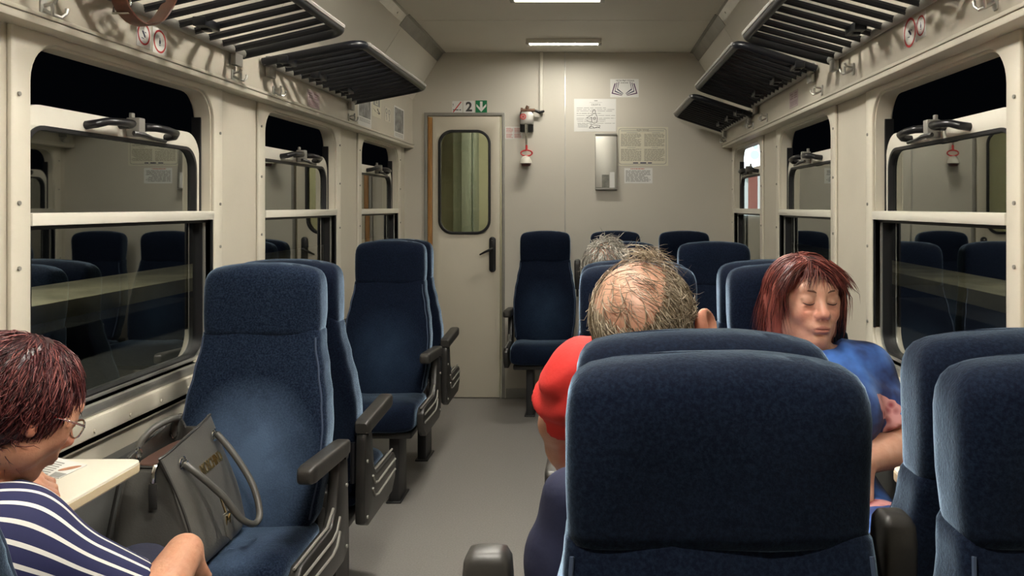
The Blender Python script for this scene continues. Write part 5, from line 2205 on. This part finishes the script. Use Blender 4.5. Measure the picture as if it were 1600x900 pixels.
body = np_obj('person', v, f, M['skin'], None, origin=(.575, 2.0, 0), tone=head_tone(Hf, (.58, .33, .24), 1.03, lips=(.46, .20, .16)))
tag(body, 'sleeping woman with dark red bob and blue flowered blouse, facing us', 'person')
# closed-eye lash lines and brows
for s in (-1, 1):
    mb = MB()
    mb.tube([Vector(Hf(s * x * 1.03, yy * 1.03, zz * 1.03)) for x, yy, zz in ((.0165, .0865, -.0035), (.023, .0900, -.0065), (.031, .0905, -.0078), (.039, .0880, -.0068), (.046, .0825, -.0035))], [.0006, .0013, .0016, .0014, .0007], 6)
    mb.build('eyelashes', M['lash'], body)
    mb = MB()
    mb.tube([Vector(Hf(s * x * 1.03, yy * 1.03, zz * 1.03)) for x, yy, zz in ((.014, .0925, .022), (.024, .0930, .0265), (.035, .0880, .0275), (.046, .0770, .023))], [.0014, .0028, .0024, .0010], 6)
    mb.build('eyebrow', M['brow'], body)
# hair: bob with side fringe
S = Solid()
hr = lambda c, r, k=.02, op='u': S.ell(Hf(*c), r, Hf.R, k, op)
hr((0, -.020, .036), (.088, .104, .088))
hr((0, -.045, -.020), (.084, .075, .088), .03)
for s in (-1, 1):
    S.cone(Hf(s * .072, .000, .030), Hf(s * .072, -.012, -.085), .024, .016, .03)
    S.cone(Hf(s * .064, -.03, .0), Hf(s * .064, -.03, -.095), .036, .028, .03)
S.ell(Hf(.002, .104, -.046), (.060, .078, .112), Hf.R, .010, 's')
S.ell(Hf(0, .02, -.135), (.062, .10, .055), Hf.R, .02, 's')
hv = S.mesh(.0045, warp=wrinkle(.0022, (1, .3, .2), 420))
rng = np.random.default_rng(11)
cen, rads = V(0, -.018, .030), V(.092, .106, .093)
def flow_bob(p, n, f_):
    side = p[0] - .02
    if p[1] > .045 and p[2] > .03:
        return (-.9 if side < 0 else .9, .25, -.45 - .6 * f_)
    return (np.sign(side) * .45 * (1 - f_), -.30 * (p[1] < .02), -.55 - 1.2 * f_)
def face_zone(p):
    return p[1] > .020 and p[2] < .072 and -.066 < p[0] < .064
roots = scalp_roots(2300, cen, rads, lambda d, p: (d[2] > -.45 and not (d[1] > .3 and d[2] < .45)), rng)
s1 = strands('hair', body, None, roots, flow_bob, 7, .155, .0017, (cen, rads), Hf, .007, rng, .16, avoid=face_zone, grav=.4)
# fringe locks combed across the forehead towards her left
fr_roots = [V(.028 - .060 * rng.random(), .070 + .016 * rng.random(), .092 + .016 * rng.random()) for _ in range(200)]
def low(p):
    return p[2] < .022 + .03 * max(0, p[0] + .03) / .05
s2 = strands('hair', body, None, fr_roots, lambda p, n, f_: (-.85 + .2 * f_, .35 - .4 * f_, -.55 - .5 * f_), 7, .088, .0016, (cen, rads), Hf, .007, rng, .12, avoid=low)
fr_roots = [V(.030 + .03 * rng.random(), .068 + .012 * rng.random(), .090 + .014 * rng.random()) for _ in range(120)]
s3 = strands('hair', body, None, fr_roots, lambda p, n, f_: (.85 - .3 * f_, .2 - .4 * f_, -.5 - .8 * f_), 7, .090, .0016, (cen, rads), Hf, .007, rng, .12, avoid=lambda p: p[2] < -.01)
fr_roots = [V(-.015 + .05 * rng.random(), .074 + .010 * rng.random(), .098 + .010 * rng.random()) for _ in range(70)]
s4 = strands('hair', body, None, fr_roots, lambda p, n, f_: (.12 + p[0] * 4, .3 - .3 * f_, -.9), 7, .066, .0012, (cen, rads), Hf, .006, rng, .14, avoid=lambda p: p[2] < .022)
vv, ff = join_np(hv, s1, s2, s3, s4)
np_obj('hair', vv, ff, M['hair_red'], body)
# blouse and skirt
S = Solid()
che, pel = V(*J['chest']), V(*J['pelvis'])
S.cone(pel + V(0, -.01, .0), (pel + che) / 2, .148, .140, .05)
S.cone((pel + che) / 2, che, .140, .142, .05)
S.sph((.50, 2.025, .845), .085, .05)
S.sph((.655, 2.025, .845), .085, .05)
S.cone(J['shoulder_l'], J['shoulder_r'], .066, .066, .06)
S.cone((V(*J['shoulder_l']) + che) / 2, (V(*J['shoulder_r']) + che) / 2, .108, .108, .05)
for s in 'lr':
    sh, el = V(*J['shoulder_' + s]), V(*J['elbow_' + s])
    S.cone(sh, sh + (el - sh) * .80, .064, .066, .03, clip=0.0)
S.cone(V(*J['neck']) + V(0, -.02, -.035), V(*Hf(0, .0, -.09)), .060, .10, .01, 's')
v, f = S.mesh(.007, warp=wrinkle(.0035, (.5, .2, 1), 62))
def flower_w(Pp):
    w = np.zeros(len(Pp))
    for c, r in ((V(.752, 1.99, .862), .050), (V(.775, 1.985, .805), .055), (V(.43, 2.05, .83), .06), (V(.60, 1.99, .70), .05)):
        w = np.maximum(w, np.exp(-(((Pp - c) / r) ** 2).sum(1)))
    return np.repeat((w * 1.0)[:, None], 3, 1)
M['floral'] = floral_mat('blue_floral')
np_obj('blouse', v, f, M['floral'], body, tone=flower_w)
S = Solid()
for s in 'lr':
    S.cone(J['hip_' + s], J['knee_' + s], .100, .085, .08)
    kn, an = V(*J['knee_' + s]), V(*J['ankle_' + s])
    S.cone(kn, kn + (an - kn) * .55, .085, .080, .08, clip=0.0)
S.cone(pel, pel + V(0, 0, .06), .146, .138, .05)
v, f = S.mesh(.008, warp=wrinkle(.003, (1, .3, 0), 55))
def skirt_w(Pp):
    w = np.exp(-(((Pp[:, 1] - 1.84) / .045) ** 2)) * .62
    return np.repeat(w[:, None], 3, 1)
np_obj('skirt', v, f, M['floral'], body, tone=skirt_w)
shoes(body, J, M['shoe'])

# ---------------------------------------------------------------- balding man in the red shirt, seen from behind
Hf = Frame((.092, 1.285, 1.157), (.06, .98, .19), roll=.24)
J = seated(.11, 1.30, 1, lean=.05)
J['pelvis'] = (.165, 1.41, .62)
J['chest'] = (.145, 1.375, .90)
J['neck'] = (.095, 1.335, 1.045)
J['head_base'] = tuple(Hf(0, -.01, -.07))
J['shoulder_l'] = (-.005, 1.365, 1.065)
J['shoulder_r'] = (.27, 1.36, 1.035)
J['elbow_l'] = (-.057, 1.505, .955)
J['wrist_l'] = (-.020, 1.63, .79)
J['elbow_r'] = (.33, 1.46, .80)
J['wrist_r'] = (.22, 1.64, .70)
S = Solid()
limb_set(S, J, 1.0)
head_solid(S, Hf, 'm', 1.04, 42)
hand_solid(S, J['wrist_l'], (.4, .85, -.25), (0, .1, -1), -1, .5, 1.05, .5)
hand_solid(S, J['wrist_r'], (-.4, .85, -.25), (0, .1, -1), 1, .5, 1.05, .5)
v, f = S.mesh(.010, [(Hf.c - .14, Hf.c + .14, .0032), (V(-.0, 1.62, .62), V(.26, 1.85, .76), .0055)])
body = np_obj('person', v, f, M['skin'], None, origin=(.11, 1.45, 0), tone=head_tone(Hf, (.56, .30, .20), 1.04, scalp=(.62, .36, .25)))
tag(body, 'balding man with wispy brown hair and red shirt, seen from behind', 'person')
for s in (-1, 1):
    mb = MB()
    mb.tube([Vector(Hf(s * x * 1.04, yy * 1.04, zz * 1.04)) for x, yy, zz in ((.014, .0925, .022), (.024, .0930, .0265), (.035, .0880, .0275), (.046, .0770, .023))], [.0014, .003, .0026, .001], 6)
    mb.build('eyebrow', M['brow'], body)
rng = np.random.default_rng(21)
cen, rads = V(0, -.015, .036) * 1.04, V(.0755, .0955, .0835) * 1.04
def flow_back(p, n, f_):
    return (p[0] * 4.0 + .35, -.35 + .2 * f_, -.8)
def dense(d, p):
    if d[1] > .35 or d[2] < -.75 or (d[0] > .80 and d[2] < -.12 and d[1] > -.45):
        return False
    bald = (d[0] + .12) ** 2 / .56 + (d[2] - .92) ** 2 / .50
    return bald > .92 + .4 * rng.random() or rng.random() < .04
def off_ear(p):
    return p[0] > .076 and p[2] < .022
roots = scalp_roots(6500, cen, rads, dense, rng)
s1 = strands('hair', body, None, roots, flow_back, 5, .036, .0008, (cen, rads), Hf, .0055, rng, .40, avoid=off_ear)
wis = scalp_roots(150, cen, rads, lambda d, p: d[2] > .45 and d[1] < .6, rng)
s2 = strands('hair', body, None, wis, lambda p, n, f_: (.8, -.6, -.1), 7, .050, .00035, (cen, rads), Hf, .006, rng, .6)
top = scalp_roots(130, cen, rads, lambda d, p: d[2] > .70 and d[0] > .15 and d[1] > -.1, rng)
s3 = strands('hair', body, None, top, lambda p, n, f_: tuple(n * 1.2 + V(.6 * math.sin(f_ * 7 + p[0] * 90), -.2, .2 - 1.5 * f_)), 8, .046, .0006, (cen, rads), Hf, .022, rng, .6)
vv, ff = join_np(s1, s2, s3)
np_obj('hair', vv, ff, M['hair_grey'], body)
M['redshirt'] = mat('red_cotton', (.60, .022, .018), .8, var=.06, vscale=12, bump=.15, bscale=150)
S = Solid()
che, pel = V(*J['chest']), V(*J['pelvis'])
S.cone(pel, (pel + che) / 2, .160, .142, .05)
S.cone((pel + che) / 2, che, .142, .140, .05)
S.cone(J['shoulder_l'], J['shoulder_r'], .068, .066, .05)
S.cone((V(*J['shoulder_l']) + che) / 2 + V(.012, 0, .01), (V(*J['shoulder_r']) + che) / 2, .104, .12, .05)
S.cone(V(*J['neck']) + V(0, -.01, -.02), V(*J['neck']) + V(0, 0, .02), .072, .066, .03)
for s in 'lr':
    sh, el = V(*J['shoulder_' + s]), V(*J['elbow_' + s])
    S.cone(sh, sh + (el - sh) * (.52 if s == 'l' else .74), .070, .072, .03, clip=0.0)
S.cone(V(*J['neck']) + V(0, .02, .0), V(*Hf(0, 0, -.03)), .062, .07, .008, 's')
v, f = S.mesh(.006, warp=wrinkle(.0048, (.8, .3, -.7), 120))
np_obj('shirt', v, f, M['redshirt'], body)
trousers(body, J, M['navy'], 1.05)
shoes(body, J, M['shoe'])

# ---------------------------------------------------------------- grey-haired man farther back
Hf = Frame((.052, 2.735, 1.125), (.0, 1, -.05), roll=-.05)
J = seated(.15, 2.84, 1, lean=-.06)
J['chest'] = (.15, 2.78, .87)
J['neck'] = (.09, 2.755, .985)
J['head_base'] = tuple(Hf(0, -.01, -.07))
J['shoulder_l'] = (.045, 2.78, .935)
J['shoulder_r'] = (.29, 2.78, .935)
J['elbow_l'] = (.02, 2.92, .70)
J['wrist_l'] = (.07, 3.10, .68)
J['elbow_r'] = (.33, 2.90, .70)
S = Solid()
limb_set(S, J, 1.05)
head_solid(S, Hf, 'm', .98)
hand_solid(S, J['wrist_l'], (.3, .9, -.2), (0, .1, -1), -1, .5, 1, .5)
hand_solid(S, J['wrist_r'], (-.3, .9, -.2), (0, .1, -1), 1, .5, 1, .5)
v, f = S.mesh(.012, [(Hf.c - .13, Hf.c + .13, .0045)])
body = np_obj('person', v, f, M['skin'], None, origin=(.10, 2.9, 0), tone=head_tone(Hf, (.50, .27, .19), .98))
tag(body, 'grey-haired man seen from behind over a blue headrest, mostly hidden', 'person')
rng = np.random.default_rng(31)
cen, rads = V(0, -.015, .036) * .98, V(.077, .097, .086) * .98
roots = scalp_roots(1500, cen, rads, lambda d, p: d[2] > -.55 and not (d[1] > .55 and d[2] < .6), rng)
s1 = strands('hair', body, None, roots, lambda p, n, f_: (p[0] * 6 + .15, -.3 if p[2] > .08 else .0, -.7 if p[2] < .09 else .05), 5, .045, .0016, (cen, rads), Hf, .010, rng, .35)
tuft = scalp_roots(60, cen, rads, lambda d, p: d[2] > .9, rng)
s2 = strands('hair', body, None, tuft, lambda p, n, f_: tuple(n + V(.3, -.2, .2 - f_)), 6, .04, .0011, (cen, rads), Hf, .022, rng, .5)
vv, ff = join_np(s1, s2)
np_obj('hair', vv, ff, M['hair_silver'], body)
S = Solid()
che, pel = V(*J['chest']), V(*J['pelvis'])
S.cone(pel, (pel + che) / 2, .152, .142, .05)
S.cone((pel + che) / 2, che, .142, .14, .05)
S.cone(J['shoulder_l'], J['shoulder_r'], .064, .064, .05)
S.cone((V(*J['shoulder_l']) + che) / 2, (V(*J['shoulder_r']) + che) / 2, .112, .112, .05)
for s in 'lr':
    sh, el = V(*J['shoulder_' + s]), V(*J['elbow_' + s])
    S.cone(sh, sh + (el - sh) * .7, .062, .064, .03, clip=0.0)
S.cone(V(*J['neck']) + V(0, .02, .0), V(*Hf(0, 0, -.04)), .058, .066, .008, 's')
v, f = S.mesh(.010, warp=wrinkle(.003, (.7, .3, 1), 60))
np_obj('shirt', v, f, mat('grey_shirt', (.10, .11, .13), .8), body)
trousers(body, J, M['navy'], 1.0, step=.015)
shoes(body, J, M['shoe'])

# ---------------------------------------------------------------- woman in the striped top, bowed over the left table
Hf = Frame((-1.036, 1.450, .995), (.46, .74, -.46), roll=.0)
J = {'pelvis': (-1.025, 1.405, .605), 'chest': (-1.065, 1.365, .750), 'neck': (-1.120, 1.365, .862), 'head_base': tuple(Hf(0, -.045, -.035)),
     'shoulder_r': (-.990, 1.365, .792), 'elbow_r': (-.826, 1.50, .606), 'wrist_r': (-.858, 1.69, .632),
     'shoulder_l': (-1.19, 1.35, .82), 'elbow_l': (-1.268, 1.43, .838), 'wrist_l': (-1.155, 1.525, .826),
     'hip_l': (-1.07, 1.42, .58), 'hip_r': (-.90, 1.42, .58), 'knee_l': (-1.12, 1.74, .555), 'knee_r': (-.97, 1.72, .555),
     'ankle_l': (-1.12, 1.72, .09), 'ankle_r': (-.97, 1.70, .09), 'toe_l': (-1.12, 1.87, .05), 'toe_r': (-.96, 1.85, .05)}
S = Solid()
limb_set(S, J, 1.0)
S.cone(J['elbow_r'], J['wrist_r'], .048, .037, .02)
head_solid(S, Hf, 'f')
hand_solid(S, J['wrist_l'], (.88, .42, -.06), (.0, .3, -1), -1, .75, .98, .75)
hand_solid(S, J['wrist_r'], (.10, .40, -.85), (0, -.9, -.35), 1, .5, .95, .5)
v, f = S.mesh(.008, [(Hf.c - .135, Hf.c + .135, .0034), (V(-1.20, 1.50, .77), V(-1.04, 1.68, .86), .0036)])
body = np_obj('person', v, f, M['skin'], None, origin=(-1.0, 1.45, 0), tone=head_tone(Hf, (.58, .30, .19)))
tag(body, 'woman with short plum-red hair, glasses and navy striped top, bowed over the table', 'person')
rng = np.random.default_rng(41)
S = Solid()
S.ell(Hf(0, -.025, .040), (.088, .105, .090), Hf.R, .02)
S.ell(Hf(0, -.056, -.034), (.074, .058, .080), Hf.R, .04)
for s in (-1, 1):
    S.cone(Hf(s * .064, .0, .030), Hf(s * .060, -.015, -.03), .020, .014, .03)
S.ell(Hf(0, .115, -.035), (.070, .075, .095), Hf.R, .015, 's')
hv = S.mesh(.005, warp=wrinkle(.0025, (1, .5, .2), 330))
cen, rads = V(0, -.026, .026), V(.087, .102, .094)
roots = scalp_roots(5200, cen, rads, lambda d, p: not (d[1] > .62 and d[2] < .35) and d[2] > -.92 and not (d[2] < -.5 and d[1] > .2), rng)
def flow_short(p, n, f_):
    c_ = V(0, -.03, .125)
    d = p - c_
    d /= np.linalg.norm(d) + 1e-6
    return tuple(d * 1.0 + V(.25 * math.sin(p[2] * 60), 0, -.35) + n * .35 * (1 - f_))
s1 = strands('hair', body, None, roots, flow_short, 5, .050, .0013, (cen, rads), Hf, .012, rng, .32, avoid=lambda p: p[2] < -.115)
vv, ff = join_np(hv, s1)
np_obj('hair', vv, ff, M['hair_plum'], body)
# glasses
mb = MB()
for s in (-1, 1):
    mb.tube([Vector(Hf(s * .033 + .022 * math.cos(a), .100 - .004 * abs(math.cos(a)), -.006 + .017 * math.sin(a))) for a in np.linspace(0, 2 * math.pi, 26, endpoint=False)], .0018, 8, closed=True)
    mb.tube([Vector(Hf(s * x, yy, zz)) for x, yy, zz in ((.055, .097, -.001), (.074, .085, .002), (.081, .04, .004), (.082, -.005, .004), (.080, -.022, -.008))], .0019, 8)
mb.tube([Vector(Hf(-.011, .102, -.002)), Vector(Hf(0, .106, .001)), Vector(Hf(.011, .102, -.002))], .0018, 8)
gl = mb.build('glasses', M['chrome'], body)
for s in (-1, 1):
    mb = MB()
    n_ = 26
    pts = [(s * .033 + .021 * math.cos(a), -.006 + .016 * math.sin(a)) for a in np.linspace(0, 2 * math.pi, n_, endpoint=False)]
    mb.prism(pts, .0965, .0985, lambda a, b, c: Vector(Hf(a, c, b)))
    mb.build('lens', glass_mat('lens_glass', 1.5, (.92, .93, .92)) if 'lens_glass' not in bpy.data.materials else bpy.data.materials['lens_glass'], gl)
# striped top
S = Solid()
che, pel = V(*J['chest']), V(*J['pelvis'])
S.cone(pel, (pel + che) / 2, .150, .140, .05)
S.cone((pel + che) / 2, che, .140, .130, .05)
S.cone(J['shoulder_l'], J['shoulder_r'], .066, .066, .06)
S.cone((V(*J['shoulder_l']) + che) / 2, (V(*J['shoulder_r']) + che) / 2, .105, .105, .05)
for s in 'lr':
    sh, el = V(*J['shoulder_' + s]), V(*J['elbow_' + s])
    S.cone(sh, sh + (el - sh) * (.80 if s == 'r' else .85), .068, .070, .04, clip=0.0)
S.cone(V(*J['neck']) + V(0, .02, .0), V(*Hf(0, 0, -.05)), .060, .075, .01, 's')
v, f = S.mesh(.006, warp=wrinkle(.003, (.4, .4, 1), 48))
ax0 = V(-1.07, 1.31, .80)                                    # stripes run along the sleeve from the neck: angle about that line
ad = V(*J['elbow_r']) - ax0
ad /= np.linalg.norm(ad)
e1 = V(0, 0, 1) - ad * ad[2]
e1 /= np.linalg.norm(e1)
e2 = np.cross(ad, e1)
def stripe_u(Pp):
    q = Pp - ax0
    th = np.arctan2(q @ e2, q @ e1)
    return np.repeat(((th + math.pi) / .27)[:, None], 3, 1)
M['stripes'] = stripe_mat('navy_white_stripe', (.012, .014, .07), (.72, .70, .66), .24)
np_obj('striped_top', v, f, M['stripes'], body, tone=stripe_u)
trousers(body, J, M['navy'], .96, step=.014, rise=.02)
shoes(body, J, M['shoe'])

# ---------------------------------------------------------------- navy jacket bundled on the armrest beside the man in red
S = Solid()
S.cone((-.028, 1.215, .925), (-.040, 1.235, .82), .044, .056, .03)
S.cone((-.040, 1.235, .82), (-.050, 1.27, .735), .056, .050, .03)
S.cone((-.05, 1.27, .74), (-.055, 1.36, .715), .045, .036, .03)
v, f = S.mesh(.007, warp=wrinkle(.003, (1, .2, .7), 80))
o = np_obj('jacket', v, f, mat('navy_jacket', (.014, .017, .05), .8, bump=.2, bscale=80), None, origin=(-.045, 1.26, .68))
tag(o, 'navy jacket bundled on the armrest beneath the elbow of the man in red', 'jacket')
